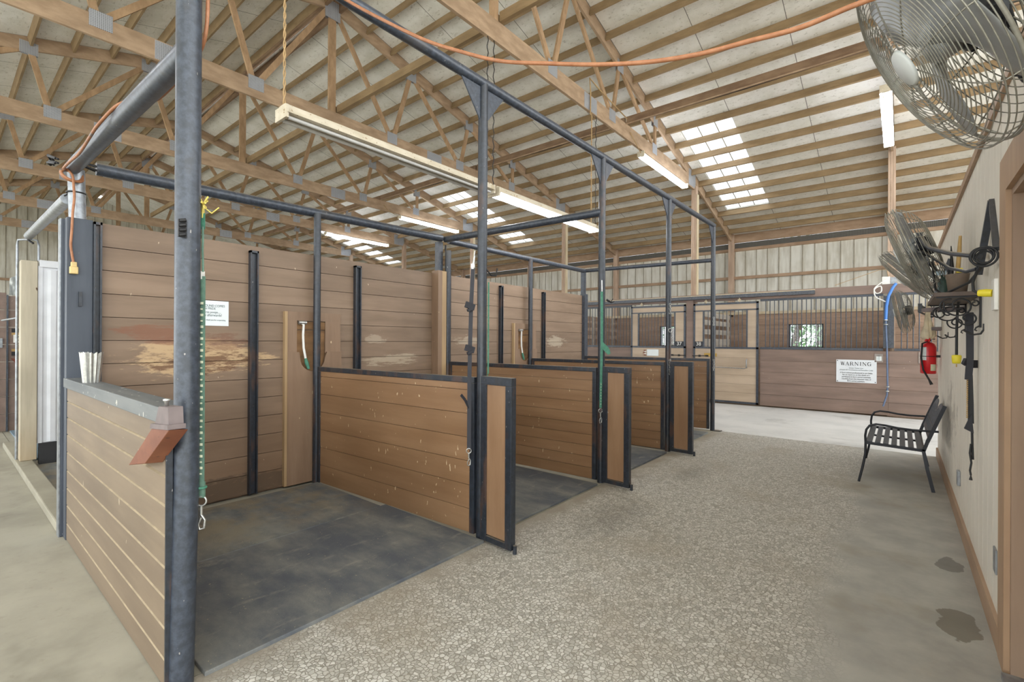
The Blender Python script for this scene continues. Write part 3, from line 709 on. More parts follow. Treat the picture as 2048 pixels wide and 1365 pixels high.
def channel(y, z1, label, w=.075, x=-4.83):
    b = MB(); b.box((x,y-w/2,.02), (x+.05,y-w/2+.012,z1)); b.box((x,y+w/2-.012,.02), (x+.05,y+w/2,z1)); b.box((x+.0,y-w/2+.012,.02), (x+.018,y+w/2-.012,z1)); b.box((x,y-w/2,z1-.02),(x+.05,y+w/2,z1))
    o = b.build('channel_batten', PIPEW); return tag(o, label, 'batten', 'steel battens on the brown back wall')
channel(.80, 2.40, 'dark steel channel beside the slate corner board on the back wall', .05)
channel(1.945, 2.352, 'dark steel batten in the first stall, right of the paper notice')
channel(3.07, 2.35, 'dark steel batten in the second stall, left of the brown corner post')
channel(5.59, 2.36, 'thin steel batten in the third stall, just right of the first tall front post', .06)
channel(6.725, 2.355, 'thin steel batten in the fourth stall, right of the back post', .06)
p = thing('wooden_post', (-4.78,4.28,0), 'brown wooden post splitting the back wall, with a steel stub on top', 'post')
b = MB(); b.box((-4.828,4.20,.0), (-4.70,4.27,2.43)); b.build('side_board', CABIN, p); b = MB(); b.box((-4.828,4.272,.0), (-4.715,4.36,2.43)); b.build('pale_face', CABEDGE, p)
b = MB(); b.box((-4.86,4.28,2.43), (-4.79,4.36,2.83)); b.build('steel_stub', PIPE, p)
b = MB(); b.box((-4.87,8.05,0), (-4.77,8.17,2.43)); o = b.build('end_post', PIPE); tag(o, 'slate steel post at the far right end of the brown back wall', 'post')
# paper notice
s = thing('paper_notice', (-4.825,1.555,1.62), 'white printed paper notice on the brown wall behind the green strap', 'notice')
b = MB(); b.box((-4.829,1.36,1.625), (-4.8255,1.735,1.852)); b.build('sheet', PAPER, s)
for tx, z, sz in (('POWER AROUND COMES', 1.805, .03), ('BARN PRIDE', 1.78, .03), ('if your horse poops.....', 1.748, .03), ('clean it up afterwards!', 1.72, .032), ('thank you for cooperating', 1.677, .018)):
    text(tx, 'lettering', (-4.8252,1.56 if sz > .02 else 1.63,z), sz, INKG, s, (PI/2,0,PI/2), sx=.82)
b = MB()
for dy, dz, r in ((0,0,.014),(.02,.012,.01),(.005,.026,.012),(-.018,-.012,.01),(.022,-.016,.009)): b.disc((-4.8255,1.515+dy,1.69+dz), (-4.824,1.515+dy,1.69+dz), r, 8)
b.build('printed_motif', INKG, s)
# hose boxes on the back wall
hb = thing('hose_cabinet', (-4.8,2.55,.02), 'shallow brown board cabinet with a hose opening in the first stall', 'cabinet', 'hose cabinets on the back wall')
Yc, Y0, Y1 = 2.53, 2.245, 2.86; HX = -4.792
b = MB(); b.box((-4.83,Y0-.006,.02), (HX+.005,Y0+.02,1.79)); b.build('pale_side_board', CABEDGE, hb)
b = MB(); b.box((-4.83,Y0+.02,1.74), (HX-.012,Y1-.02,1.79)); b.box((HX-.035,Y0+.02,1.70), (HX-.012,Y1-.02,1.74)); b.box((HX-.035,Y0+.02,1.36), (HX-.012,2.37,1.70)); b.box((HX-.035,2.68,1.36), (HX-.012,Y1-.02,1.70)); b.build('upper_frame', CABIN, hb)
b = MB(); arc = [(Yc+.135*math.cos(PI+i*PI/12), 1.31+.135*math.sin(PI+i*PI/12)) for i in range(13)]
poly = [(Y0+.02,.02),(Y1,.02),(Y1,1.375),(2.69,1.375)] + [(a, c) for a, c in arc[::-1]] + [(2.385,1.375),(Y0+.02,1.375)]
b.prism(poly, lambda y, z, d: (HX-.012+d, y, z), .022); b.build('notched_front', CABIN, hb)
b = MB(); b.box((-4.829,Y0+.02,1.15),(-4.822,Y1-.02,1.60)); b.box((-4.829,Y0+.02,1.61),(-4.815,Y1-.02,1.69)); b.build('inner_planks', RAW, hb)
b = MB(); b.box((-4.83,Y1-.02,.02), (HX-.012,Y1,1.79)); b.build('side_board', CABIN, hb)
wh = thing('stall_hose', (-4.79,2.45,1.2), 'white hose with a green nozzle hanging inside the first hose cabinet', 'hose', 'hoses in the cabinets')
b = MB(); b.tube([(-4.79,2.40,1.675),(-4.785,2.43,1.66),(-4.785,2.425,1.55),(-4.783,2.43,1.42),(-4.78,2.45,1.31)], .012, 10); b.build('white_hose', WHITE, wh)
b = MB(); b.tube([(-4.79,2.38,1.68),(-4.79,2.46,1.68)], .02, 10); b.build('tap', STEEL, wh)
b = MB(); b.tube([(-4.78,2.45,1.31),(-4.775,2.46,1.26),(-4.77,2.48,1.20)], [.014,.02,.014], 10); b.build('nozzle', GREEN, wh)
dup(hb, (0,3.65,0), 'shallow brown board cabinet in the third stall, mostly hidden by the back post'); dup(wh, (0,3.65,0), 'white hose inside the third stall cabinet, beside the back post')
# ------------------------------------------------------------------ welded pipe frame
f = thing('pipe_enclosure', (-3.5,4.5,0), 'slate grey welded steel pipe frame standing around the four wash stalls', 'pipe enclosure')
for i, y in enumerate(FY):
    b = MB(); r = .048 if i == 0 else .037; x = -2.403 if i == 0 else XF
    b.tube([(x-(.004 if i == 0 else 0),y-(.016 if i == 0 else 0),.0),(x,y,.9),(x,y,1.7),(x,y,3.46)], r, 20); b.build('front_post', PIPE if i == 0 else PIPEW, f)
    if i:
        for s in ((-1, 1) if i < 4 else (-1,)):
            b = MB(); b.prism([(s*.03,3.17),(s*.03,3.45),(s*.25,3.45)], lambda a, z, d, y=y: (XF-.005+d, y+a, z), .010); b.build('gusset', PIPE, f)
b = MB(); b.tube([(-2.44,.70,3.47),(XF,1.5,3.46),(XF,2.65,3.465),(XF,4.52,3.475),(XF,6.4,3.48),(XF,8.43,3.49)], .038, 18); b.build('front_top_rail', PIPE, f)
b = MB(); b.tube([(-2.403,.70,2.755),(-4.86,.665,2.80)], .048, 20); b.build('side_rail', PIPE, f)
b = MB(); b.tube([(-4.87,.80,2.83),(-4.80,4.34,2.885)], .048, 20); b.build('back_rail', PIPE, f)
b = MB(); b.tube([(-4.80,4.47,2.87),(-4.80,8.10,2.885)], .040, 18); b.build('back_rail', PIPE, f)
b = MB(); b.tube([(XF,4.52,2.885),(-4.80,4.41,2.88)], .042, 18); b.build('cross_rail', PIPE, f)
b = MB(); b.tube([(XF,8.40,2.90),(-4.80,8.10,2.89)], .036, 18); b.build('cross_rail', PIPE, f)
for i in (1, 2, 3):
    zt = (0, 2.83, 2.72, 2.85)[i]; b = MB()
    b.tube([(XBK,BY[i],.0),(XBK,BY[i],zt)], .036 if i != 2 else .042, 16); b.build('back_post', PIPEW, f)
b = MB(); b.box((-4.855,8.04,2.433), (-4.785,8.12,2.86)); b.build('back_post', PIPE, f)
b = MB(); b.tube([(-4.91,.70,2.415),(-4.91,.69,2.80)], .052, 18); b.build('corner_post', GALV, f)
b = MB(); b.ring((-4.91,.69,2.62), (0,0,1), .054, .006, 20, 6); b.tube([(-4.96,.65,2.615),(-5.02,.63,2.60),(-5.04,.62,2.61)], .005, 6); b.build('wire_tie', BLACKM, f)
b = MB(); rr = random.Random(2)
for i in range(7):
    o_ = Vector((rr.uniform(-.02,.02), rr.uniform(-.01,.01), rr.uniform(-.03,.03)))
    b.tube([Vector((-4.88,.64,2.82))+o_, Vector((-4.86,.72,2.845))+o_*.6, Vector((-4.86,.80,2.835))+o_], .008, 6)
    b.tube([Vector((-4.93,.58,2.85))+o_, Vector((-5.02,.55,2.88))+o_*1.4, Vector((-5.05,.57,2.86))+o_], .008, 6)
b.build('cable_bundle', BLACKM, f)
b = MB(); b.cbox((-2.353,.665,1.97), (.012,.03,.075)); [b.tube([(-2.348,.655,1.94+i*.02),(-2.338,.675,1.945+i*.02)], .008, 6) for i in range(4)]; b.build('weld_tab', BLACKM, f)
b = MB(); b.tube([(-4.79,4.405,2.72),(-4.79,4.41,2.80)], .012, 8); b.build('hinge_pin', BLACKM, f)
# dividers and wings
def framed(name, p0, p1, z0, z1, label, cat, group, rail, boardm, h, vertical=False):
    p0 = Vector((p0[0],p0[1],0)); p1 = Vector((p1[0],p1[1],0)); d = (p1-p0).normalized()
    t = thing(name, (p0.x,p0.y,z0), label, cat, group); L = (p1-p0).length; n = d.cross(Vector((0,0,1)))
    P = lambda s, z, o=0: p0 + d*s + n*o + Vector((0,0,z))
    b = MB(); r = rail; th = .05
    b.bar(P(0,z1-r/2), P(L,z1-r/2), th, r); b.bar(P(r/2,z0), P(r/2,z1-r), r, th, n); b.bar(P(L-r/2,z0), P(L-r/2,z1-r), r, th, n)
    if vertical: b.bar(P(r,z0+r/2*.7), P(L-r,z0+r/2*.7), th, r*.7)
    b.build('steel_frame', PIPEW, t, bevel=.003)
    b = MB()
    if vertical: b.bar(P(r,(z0+z1)/2), P(L-r,(z0+z1)/2), .03, z1-z0-r*1.7)
    else:
        z = z0
        while z < z1-r-.01:
            zz = min(z+h, z1-r); b.bar(P(r,(z+zz)/2), P(L-r,(z+zz)/2), .032, zz-z-.004); z += h
    b.build('boards', boardm, t); return t
DL = ['', 'first', 'second', 'third', 'fourth']
for i in (1, 2, 3, 4):
    bx = XBK+.047 if i < 4 else -4.76
    framed('stall_divider', (bx, BY[i]+.01), (XF-.045, FY[i]-.01), .024, 1.222, '%s waist-high plank divider in a dark steel frame, counted from the near end' % DL[i], 'divider', 'dividers of the wash stalls', .045, PART, .183 if i == 1 else .118)
    if i < 4: framed('wing_panel', (XF+.045, FY[i]-.03), (-2.112, FY[i]-.05), .02, 1.238, 'narrow tan wing panel in a dark frame at the %s divider post' % DL[i], 'panel', 'wing panels at the front posts', .06, WING, 1, True)
    if i < 4:
        x = -2.115; y = FY[i]-.015
        b = MB(); b.tube([(x+.02,y-.035,0),(x+.02,y-.035,.06)], .0145, 14); o = b.build('floor_stub', PIPEW); tag(o, 'short steel pipe stub on the floor by the %s wing panel' % DL[i], 'pipe stub', 'floor stubs by the wing panels')
# rubber mats
def mat(x0, x1, y0, y1, label):
    b = MB(); b.box((x0,y0,-.002), (x1,y1,.02)); o = b.build('rubber_mat', MATM, bevel=.004); tag(o, label, 'mat', 'rubber mats in the wash stalls')
mat(-4.70, -3.602, .77, 2.545, 'dusty black rubber mat at the back of the first stall')
mat(-3.596, -2.385, .77, 2.595, 'black rubber mat at the front of the first stall, by the big front post')
mat(-4.69, -2.44, 2.70, 4.40, 'black rubber mat in the second stall with a dark smear near its edge')
mat(-4.69, -2.43, 4.57, 6.27, 'black rubber mat in the third stall, seen past the second wing panel')
mat(-4.69, -2.45, 6.45, 8.10, 'black rubber mat in the fourth stall by the far end post')
# low plank wall at the near end
w = thing('low_wall', (-3.6,.67,0), 'low khaki plank wall with a grey cap closing the near end of the stalls', 'low wall')
b = MB()
zs = [.0,.126,.26,.389,.52,.655,.785,.911,1.032,1.15]
for a, c in zip(zs, zs[1:]): b.box((-4.83,.632,a+.006), (-2.40,.649,c-.006))
b.build('planks', LOWW, w)
b = MB()
for a in zs[1:-1]: b.add([(-4.83,.631,a-.006),(-2.40,.631,a-.006),(-2.40,.647,a+.006),(-4.83,.647,a+.006)], [(0,1,2,3)])
b.build('plank_edge', EDGE, w)
b = MB(); planks(b, -4.83, -2.47, .0, 1.15, .70, .725, .19); b.box((-4.83,.652,0), (-2.47,.70,1.14)); b.build('inner_planks', WALLB, w)
b = MB(); b.box((-4.86,.618,1.135), (-2.462,.74,1.205)); b.build('cap', CAPM, w, bevel=.004)
b = MB(); b.box((-2.41,.625,0), (-2.398,.649,1.15)); b.build('end_post', PIPEW, w)
# things on the low wall
t = thing('metal_duct_scrap', (-4.25,.68,1.205), 'crimped flared sheet metal duct end standing on the low wall cap', 'duct end')
n = 20; b = MB(); vs = []
for h_, r0, r1 in ((1.205,.085,.06),(1.40,.125,.085)):
    for i in range(n+1):
        a = PI*.95+PI*1.5*i/n; k = 1+(.12 if i % 2 else -.06); vs.append((-4.22+(r0*k)*math.cos(a)*.66, .675+(r1*k)*math.sin(a)*.66, h_+(.012*(i % 2) if h_ > 1.3 else 0)))
vs2 = [(-4.22+(x+4.22)*.95, .675+(y-.675)*.95, z) for x, y, z in vs]; m_ = n+1
b.add(vs+vs2, [(i,i+1,m_+i+1,m_+i) for i in range(n)] + [(2*m_+i+1,2*m_+i,3*m_+i,3*m_+i+1) for i in range(n)]); b.build('fluted_sheet', STEEL, t)
t = thing('tool_rest', (-2.42,.56,.94), 'reddish wooden angled rest with a mauve block, fixed outside the low wall', 'wooden rest')
b = MB(); b.prism([(-2.767,.915),(-2.497,.968),(-2.174,1.150),(-2.404,1.128)], lambda x, z, d: (x, .575, z) if d == 0 else (x+.03, .631, z), 1); b.build('angled_board', REDWOOD, t, bevel=.002)
b = MB(); b.prism([(-2.41,1.129),(-2.172,1.151),(-2.172,1.170),(-2.40,1.15)], lambda x, z, d: (x,.570+d,z), .06); b.build('cross_board', MAUVE, t)
b = MB(); b.prism([(-2.37,1.153),(-2.19,1.168),(-2.20,1.235),(-2.32,1.228)], lambda x, z, d: (x,.578+d,z), .05); b.build('top_block', MAUVE, t)
b = MB(); b.lathe([(.0,0),(.008,0),(.008,.02),(.013,.026),(.013,.032),(0,.036)], (-2.30,.60,1.225), (0,0,1), 10); b.build('bolt', STEEL, t)
# cross ties hanging on the posts
def strap(pts, w, m, name, root, th=.004, side=(1,0,0)):
    b = MB()
    for a, c in zip(pts, pts[1:]): b.bar(a, c, th, w, side)
    return b.build(name, m, root)
def snap(root, x, y, z, s=1.):
    b = MB(); b.ring((x,y,z), (.77,-.63,0) , .017*s, .0035*s, 16, 6); b.tube([(x,y,z-.018*s),(x,y,z-.05*s)], [.006*s,.005*s], 8)
    b.tube([(x,y,z-.05*s),(x+.008*s,y+.01*s,z-.07*s),(x+.006*s,y+.008*s,z-.10*s),(x-.004*s,y-.004*s,z-.105*s),(x-.006*s,y-.008*s,z-.085*s),(x,y,z-.06*s)], .0042*s, 6); b.build('snap_hook', STEEL, root)
SD = (.77,.63,0)
g = thing('cross_tie', (-2.36,.74,.75), 'green webbing cross tie with clover pattern hanging from the big front post', 'cross tie')
gx, gy = -2.395, .755
b = MB(); [b.tube([(gx,gy,2.10),(gx+.03*math.cos(a),gy+.03*math.sin(a)*.6,2.10+.035*math.sin(a*1.7))], .004, 5) for a in [i*.5 for i in range(13)]]; b.tube([(gx,gy,2.09),(gx+.03,gy+.025,2.06),(gx+.055,gy+.045,2.085)], .003, 5); b.tube([(gx,gy,2.1),(gx-.005,gy,2.04)], .004, 5); b.build('twine_knot', YROPE, g)
strap([(gx-.005,gy,2.06),(gx-.005,gy,1.99)], .022, GREEN, 'upper_webbing', g, .004, SD)
b = MB(); b.tube([(gx,gy,2.0),(gx,gy,1.93),(gx-.004,gy,1.90),(gx+.002,gy,1.85),(gx+.004,gy,1.80)], .005, 8); b.build('cord', GREENP, g)
b = MB(); b.cbox((gx-.004,gy,1.785), (.016,.016,.035)); b.build('buckle', STEEL, g)
strap([(gx-.012,gy-.01,1.77),(gx-.016,gy-.012,1.62),(gx-.018,gy-.012,1.56)], .026, GREEN, 'folded_webbing', g, .006, SD)
strap([(gx+.005,gy,1.78),(gx+.004,gy,1.2),(gx+.006,gy,.87)], .021, GREENP, 'patterned_webbing', g, .004, SD)
b = MB()
for i in range(30):
    z = 1.66-.026*i; s_ = .0048 if i % 2 else .0075
    c = Vector((gx+.006,gy-.003,z)); u = Vector(SD).normalized(); b.bar(c-u*s_+Vector((.0012,-.0022,0)), c+u*s_+Vector((.0012,-.0022,0)), .001, s_*1.5, (0,0,1))
b.build('clover_pattern', CREAMP, g)
strap([(gx+.004,gy,.87),(gx+.005,gy,.80)], .027, GREENP, 'doubled_end', g, .01, SD); b = MB(); b.ring((gx+.005,gy,.845), (0,0,1), .016, .006, 12, 6); b.build('keeper', GREEN, g)
snap(g, gx+.006, gy-.002, .785, 1.2)
g = thing('cross_tie', (-2.52,2.6,.5), 'black webbing tie knotted twice, hanging on the first divider post', 'cross tie')
bx_, by_ = -2.475, 2.585
strap([(bx_-.01,by_-.02,2.05),(bx_-.012,by_-.035,1.78),(bx_-.012,by_-.045,1.46),(bx_-.012,by_-.05,1.2),(bx_-.012,by_-.05,.69)], .03, BLKSTRAP, 'webbing', g, .005, SD)
strap([(bx_-.012,by_-.052,1.0),(bx_-.03,by_-.075,1.06),(bx_-.045,by_-.105,1.10)], .025, BLKSTRAP, 'loose_tail', g, .004, (0,1,0))
for z in (1.76, 1.44): b = MB(); b.bar((bx_-.02,by_-.085,z+.012), (bx_+.0,by_-.015,z-.01), .02, .045); b.bar((bx_-.015,by_-.07,z-.035), (bx_,by_-.03,z-.015), .02, .02); b.build('knot', BLKSTRAP, g)
b = MB(); b.tube([(bx_-.01,by_+.0,2.18),(bx_-.014,by_-.015,2.10),(bx_-.012,by_-.02,2.05)], .004, 6); b.cbox((bx_-.012,by_-.02,2.06),(.02,.02,.04)); b.tube([(bx_-.01,by_-.005,2.14),(bx_-.012,by_-.02,2.06)], [.006,.01], 8); b.build('snap_hook', STEEL, g)
snap(g, bx_-.012, by_-.052, .68, 1.05)
b = MB(); b.tube([(XF+.03,2.66,2.05),(XF+.05,2.70,2.0),(XF+.06,2.74,2.0),(XF+.065,2.75,2.06)], .006, 8); o = b.build('tie_hook', BLACKM); tag(o, 'black steel hook on the right side of the first divider post', 'hook')
b = MB(); b.bar((XF+.035,2.685,1.95), (XF+.035,2.685,1.25), .005, .012, SD); b.tube([(XF+.034,2.68,1.25),(XF+.045,2.67,1.18),(XF+.04,2.66,1.2)], .004, 6); o = b.build('cross_tie', GREEN); tag(o, 'thin green webbing tie tucked behind the first divider post', 'cross tie')
g = thing('cross_tie', (-2.44,4.44,.6), 'green webbing tie with a loose knot on the second divider post', 'cross tie')
qx, qy = -2.445, 4.475
strap([(qx,qy,2.03),(qx+.002,qy+.004,1.47),(qx-.002,qy,1.1),(qx-.004,qy-.006,.80)], .026, GREEN, 'webbing', g, .005, SD)
strap([(qx,qy,1.46),(qx+.03,qy+.015,1.42),(qx+.07,qy+.04,1.37),(qx+.06,qy+.035,1.42),(qx,qy,1.49)], .03, GREEN, 'loop', g, .005, (0,0,1))
b = MB(); b.tube([(qx,qy,2.15),(qx+.003,qy,2.03)], .007, 8); b.build('upper_clip', STEEL, g); snap(g, qx-.004, qy-.006, .77, 1.25)
b = MB(); [b.cbox((qx-.003+.003,qy-.004,1.05-.03*i),(.003,.007,.012)) for i in range(8)]; b.build('woven_pattern', CREAMP, g)
def chain(pts, label):
    b = MB()
    n = 0
    for a, c in zip(pts, pts[1:]):
        a = Vector(a); c = Vector(c); m = max(2, int((c-a).length/.028))
        for i in range(m):
            p_ = a+(c-a)*((i+.5)/m); b.ring(p_, (1,0,.0) if n % 2 else (0,1,0), .0125, .0035, 10, 5); n += 1
    o = b.build('chain', STEEL); tag(o, label, 'chain', 'tie chains on the posts')
chain([(XF+.04,6.36,2.03),(XF+.04,6.36,1.88)], 'short steel chain and snap high on the third divider post')
chain([(XF+.04,6.36,1.27),(XF+.045,6.355,1.20),(XF+.045,6.355,1.05)], 'short steel chain low on the third divider post, beside its wing panel')
b = MB(); b.ring((XF+.045,6.35,1.66), (.77,-.63,0), .025, .005, 16, 6); o = b.build('tie_ring', STEEL); tag(o, 'steel tie ring in the middle of the third divider post', 'ring')
chain([(XF+.03,8.345,1.93),(XF+.03,8.345,1.78)], 'short steel chain high on the far end post')
chain([(XF+.03,8.345,1.22),(XF+.04,8.34,1.15),(XF+.03,8.335,1.02)], 'short steel chain low on the far end post')
b = MB(); b.tube([(XF+.035,4.56,1.95),(XF+.075,4.6,1.92),(XF+.09,4.63,1.93)], [.012,.008,.004], 8); b.tube([(XF+.07,4.59,1.92),(XF+.09,4.6,1.96)], .004, 6); o = b.build('tie_hook', BLACKM); tag(o, 'small black snap sticking out right of the second divider post', 'hook')
b = MB(); b.box((-2.47,8.36,.0),(-2.33,8.46,.012)); o = b.build('base_plate', PIPEW); tag(o, 'flat steel base plate on the floor at the far end post', 'plate')
# ------------------------------------------------------------------ left bay beyond the corner board
b = MB(); b.box((-9.5,.605,0), (-4.995,.745,.075)); b.add([], []); o = b.build('kerb', KERBM, bevel=.01); o['kind'] = 'structure'; tag(o, 'low pale concrete kerb at far left in front of the neighbouring stall', 'kerb', None, 'structure')
mat(-7.85, -5.0, .76, 2.6, 'dark rubber mat behind the kerb at far left, beside the white metal panel')
b = MB(); b.box((-8.03,.635,.076), (-7.86,.775,2.41)); o = b.build('timber_post', TREATED, bevel=.006); tag(o, 'pale treated timber post at far left, grain showing, on the kerb', 'post')
t = thing('metal_partition', (-7.9,1.9,0), 'white ribbed metal partition with a black kick strip at far left', 'partition')
b = MB(); b.box((-7.93,.80,.26), (-7.90,4.2,2.36)); b.build('sheet', SIDING, t)
b = MB(); [b.prism([(y,.0),(y+.03,.018),(y+.075,.018),(y+.105,0)], lambda a, d2, d, : (-7.90+d2, a, .27+d*2.05), 1) for y in (.86, 1.13, 1.4, 1.67)]; b.build('ribs', SIDING, t)
b = MB(); b.box((-7.94,.79,2.35), (-7.875,4.2,2.43)); b.box((-7.93,.78,.26),(-7.885,.82,2.36)); b.build('edge_cap', SIDING, t)
b = MB(); b.prism([(-7.90,.26),(-7.93,.02),(-7.82,.02),(-7.88,.26)], lambda x, z, d: (x,.79+d*3.4,z), 1); b.build('kick_strip', BLKRUB, t)
g = thing('pipe_gate', (-8.1,.62,0), 'thin grey tube gate with a hooped top at far left', 'gate')
b = MB(); b.tube([(-8.04,.62,.076),(-8.04,.62,2.6),(-8.035,.625,2.66),(-7.95,.72,2.67),(-7.9,.775,2.66),(-7.89,.785,2.60),(-7.89,.785,2.42)], .012, 8); b.build('hoop', GALV, g)
b = MB(); b.tube([(-8.04,.62,1.74),(-9.3,.58,1.74)], .012, 8); b.build('cross_bar', GALV, g)
b = MB(); b.tube([(-5.0,.655,2.585),(-7.9,.70,2.70)], .042, 16); o = b.build('sloping_pipe', GALV); tag(o, 'galvanized pipe running left from the corner post, lower than the thick rail', 'pipe')
b = MB(); b.tube([(-7.93,.70,2.70),(-7.93,.70,2.655),(-7.9,.74,2.62)], .012, 8); o = b.build('pipe_clip', BLACKM); tag(o, 'small black clip joining the sloping pipe to the tube gate', 'clip')
# brown stall beyond
t = thing('brown_stall_front', (-11.1,.9,0), 'brown plank stall front with a pale number sign at the far left edge', 'stall front')
b = MB(); z = 0
while z < 2.2: b.box((-11.2,.50,z+.004), (-11.15,.74,min(z+.28,2.38)-.004)); b.box((-11.2,.765,z+.004), (-11.15,1.9,min(z+.28,2.19)-.004)); z += .28
b.build('planks', STALL, t)
b = MB(); b.box((-11.15,.742,0), (-11.11,.762,2.2)); b.build('door_edge', PIPE, t)
b = MB(); b.box((-11.149,.80,1.60), (-11.14,.93,1.66)); b.box((-11.149,.80,1.22),(-11.14,.93,1.28)); b.build('slot', BLACKM, t); b = MB(); b.box((-11.149,.80,1.55), (-11.14,.93,1.59)); b.box((-11.149,.80,1.29),(-11.14,.93,1.33)); b.build('pale_slot_edge', YWOOD, t)
b = MB(); b.box((-11.15,.82,1.43), (-11.13,.96,1.56)); pl = b.build('number_sign', WHITE, t); text('2', 'number', (-11.125,.89,1.495), .10, INK, pl, (PI/2,0,PI/2))
b = MB(); b.box((-11.15,.66,1.35),(-11.12,.70,1.50)); b.build('latch', GALV, t)
b = MB(); b.prism([(.79,1.18),(.93,.96),(.99,.96),(.99,1.14)], lambda y, z, d: (-11.14+d,y,z), .12); o = b.build('tool_rest', BARN); tag(o, 'dark red wooden rest on the brown stall at the far left edge', 'wooden rest')
b = MB(); rr = random.Random(8); nn = 12; vs = []
for i in range(nn+1):
    for j in range(7): vs.append((-11.2+.05*math.sin(i*2.1+j)+.03*j, .77+.022*i, 2.2+.30*(1-((i-4)/9.)**2)*(j/6.)+.02*rr.random()))
b.add(vs, [(i*7+j,(i+1)*7+j,(i+1)*7+j+1,i*7+j+1) for i in range(nn) for j in range(6)], 0, True); o = b.build('plastic_bag', CLOTHBAG); tag(o, 'crumpled clear plastic bag on top of the brown stall at far left', 'bag')
b = MB(); b.box((-11.05,.78,-.0), (-8.25,1.9,.02)); o = b.build('floor_mat', BLUEW); tag(o, 'grey-blue mat on the floor before the brown stall at far left', 'mat')
# ------------------------------------------------------------------ right-hand room
XW = .385; WY0, WY1, WH = 3.08, 8.41, 2.72
b = MB(); b.box((XW,WY0,0), (XW+.1,WY1,WH))
y = WY0+.1
b2 = MB()
while y < WY1-.05: b2.box((XW-.0006,y-.003,.13), (XW+.002,y+.003,WH)); y += .203
b.box((XW,1.35,2.22), (XW+.1,WY0,WH)); b.box((XW,1.35,0), (XW+.1,2.1,2.22)); b.box((XW+.1,WY1-.1,0), (3.6,WY1,WH)); b.box((3.5,1.35,0), (3.6,WY1-.1,WH)); b.box((XW+.1,1.35,0),(3.5,1.45,WH))
wr = struct(b.build('wall_right', T111), 'cream grooved panel wall of the room along the right side of the aisle', 'wall')
b2.build('groove_lines', flat('groove_shadow_gap', (206,199,186), .8), wr)
b = MB(); b.box((XW+.0,1.35,WH), (3.6,WY1,WH+.02)); struct(b.build('ceiling_room', BASEB), 'flat plank lid over the cream-walled room', 'ceiling')
b = MB(); b.box((XW-.02,1.35,WH-.02), (XW+.11,WY1+.02,WH+.035)); struct(b.build('trim_4', TRIM), 'tan wooden cap along the top of the cream wall', 'trim')
b = MB(); b.box((XW-.018,WY0+.165,0), (XW,WY1,.125)); struct(b.build('baseboard_right', BASEB), 'tan base board along the foot of the cream wall', 'baseboard')
b = MB(); b.box((XW-.02,WY0-.002,0), (XW,WY0+.165,2.37)); b.box((XW-.02,1.95,2.20), (XW,WY0,2.37)); b.box((XW-.02,1.95,0),(XW,2.1,2.2)); struct(b.build('trim_5', TRIM), 'tan door casing at the right edge of the picture', 'trim')
b = MB(); b.box((XW,WY0-.03,0), (XW+.14,WY0-.002,2.2)); b.box((XW,2.1,2.17), (XW+.14,WY0-.03,2.2)); struct(b.build('trim_6', painted('tan_jamb', (146,122,102), (160,136,114), (1,1,.12), 8, .5, 0)), 'tan door jamb inside the casing at the right edge', 'trim')
b = MB(); b.box((XW+.14,2.1,0), (XW+.18,WY0,2.2)); struct(b.build('door_3', TRIM), 'closed tan door recessed in the jamb at the right edge', 'door')
b = MB(); b.box((XW-.03,2.1,0), (XW+.14,WY0-.03,.025)); o = b.build('door_sill', GALV); tag(o, 'grey metal door sill at the lower right corner', 'sill', None, 'structure')
def wallplate(y, z, w, h, m, label, d=.008):
    b = MB(); b.box((XW-d,y-w/2,z-h/2), (XW,y+w/2,z+h/2)); o = b.build('outlet_plate', m, bevel=.003); tag(o, label, 'outlet plate'); return o
wallplate(3.47, .385, .085, .125, GALV, 'grey outlet cover low on the cream wall, nearest the door casing')
wallplate(5.38, .39, .08, .12, GALV, 'grey-blue outlet cover low on the cream wall behind the bench', .02)
wallplate(3.49, 1.755, .10, .16, WHITE, 'white outlet plate on the cream wall with the yellow plug in it', .016)
# yellow plugs and black fan cords
yp = thing('power_plug', (.33,3.62,1.80), 'big yellow plug block in the white wall outlet', 'plug'); b = MB(); b.tube([(.369,3.50,1.765),(.345,3.51,1.768),(.318,3.52,1.77)], [.019,.021,.017], 12); b.build('body', YELLOW, yp)
b = MB(); b.tube([(.318,3.52,1.77),(.30,3.53,1.785),(.298,3.53,1.83),(.31,3.50,1.88),(.33,3.46,1.92)], .007, 8); b.build('cord', BLKRUB, yp)
yp = thing('power_plug', (.33,4.62,1.36), 'yellow plug dangling on a black cord beside the harness strap', 'plug'); b = MB(); b.lathe([(.0,0),(.022,.0),(.026,.02),(.028,.055),(.024,.062),(0,.064)], (.315,4.72,1.355), (0,0,1), 14); b.build('body', YELLOW, yp)
b = MB(); b.tube([(.315,4.72,1.35),(.315,4.72,1.33)], .003, 5); b.tube([(.315,4.735,1.35),(.315,4.735,1.33)], .003, 5); b.build('prong', BRASS, yp)
b = MB(); b.tube([(.315,4.72,1.418),(.315,4.72,1.6),(.318,4.70,1.75),(.32,4.6,1.82)], .008, 8); b.build('cord', BLKRUB, yp)
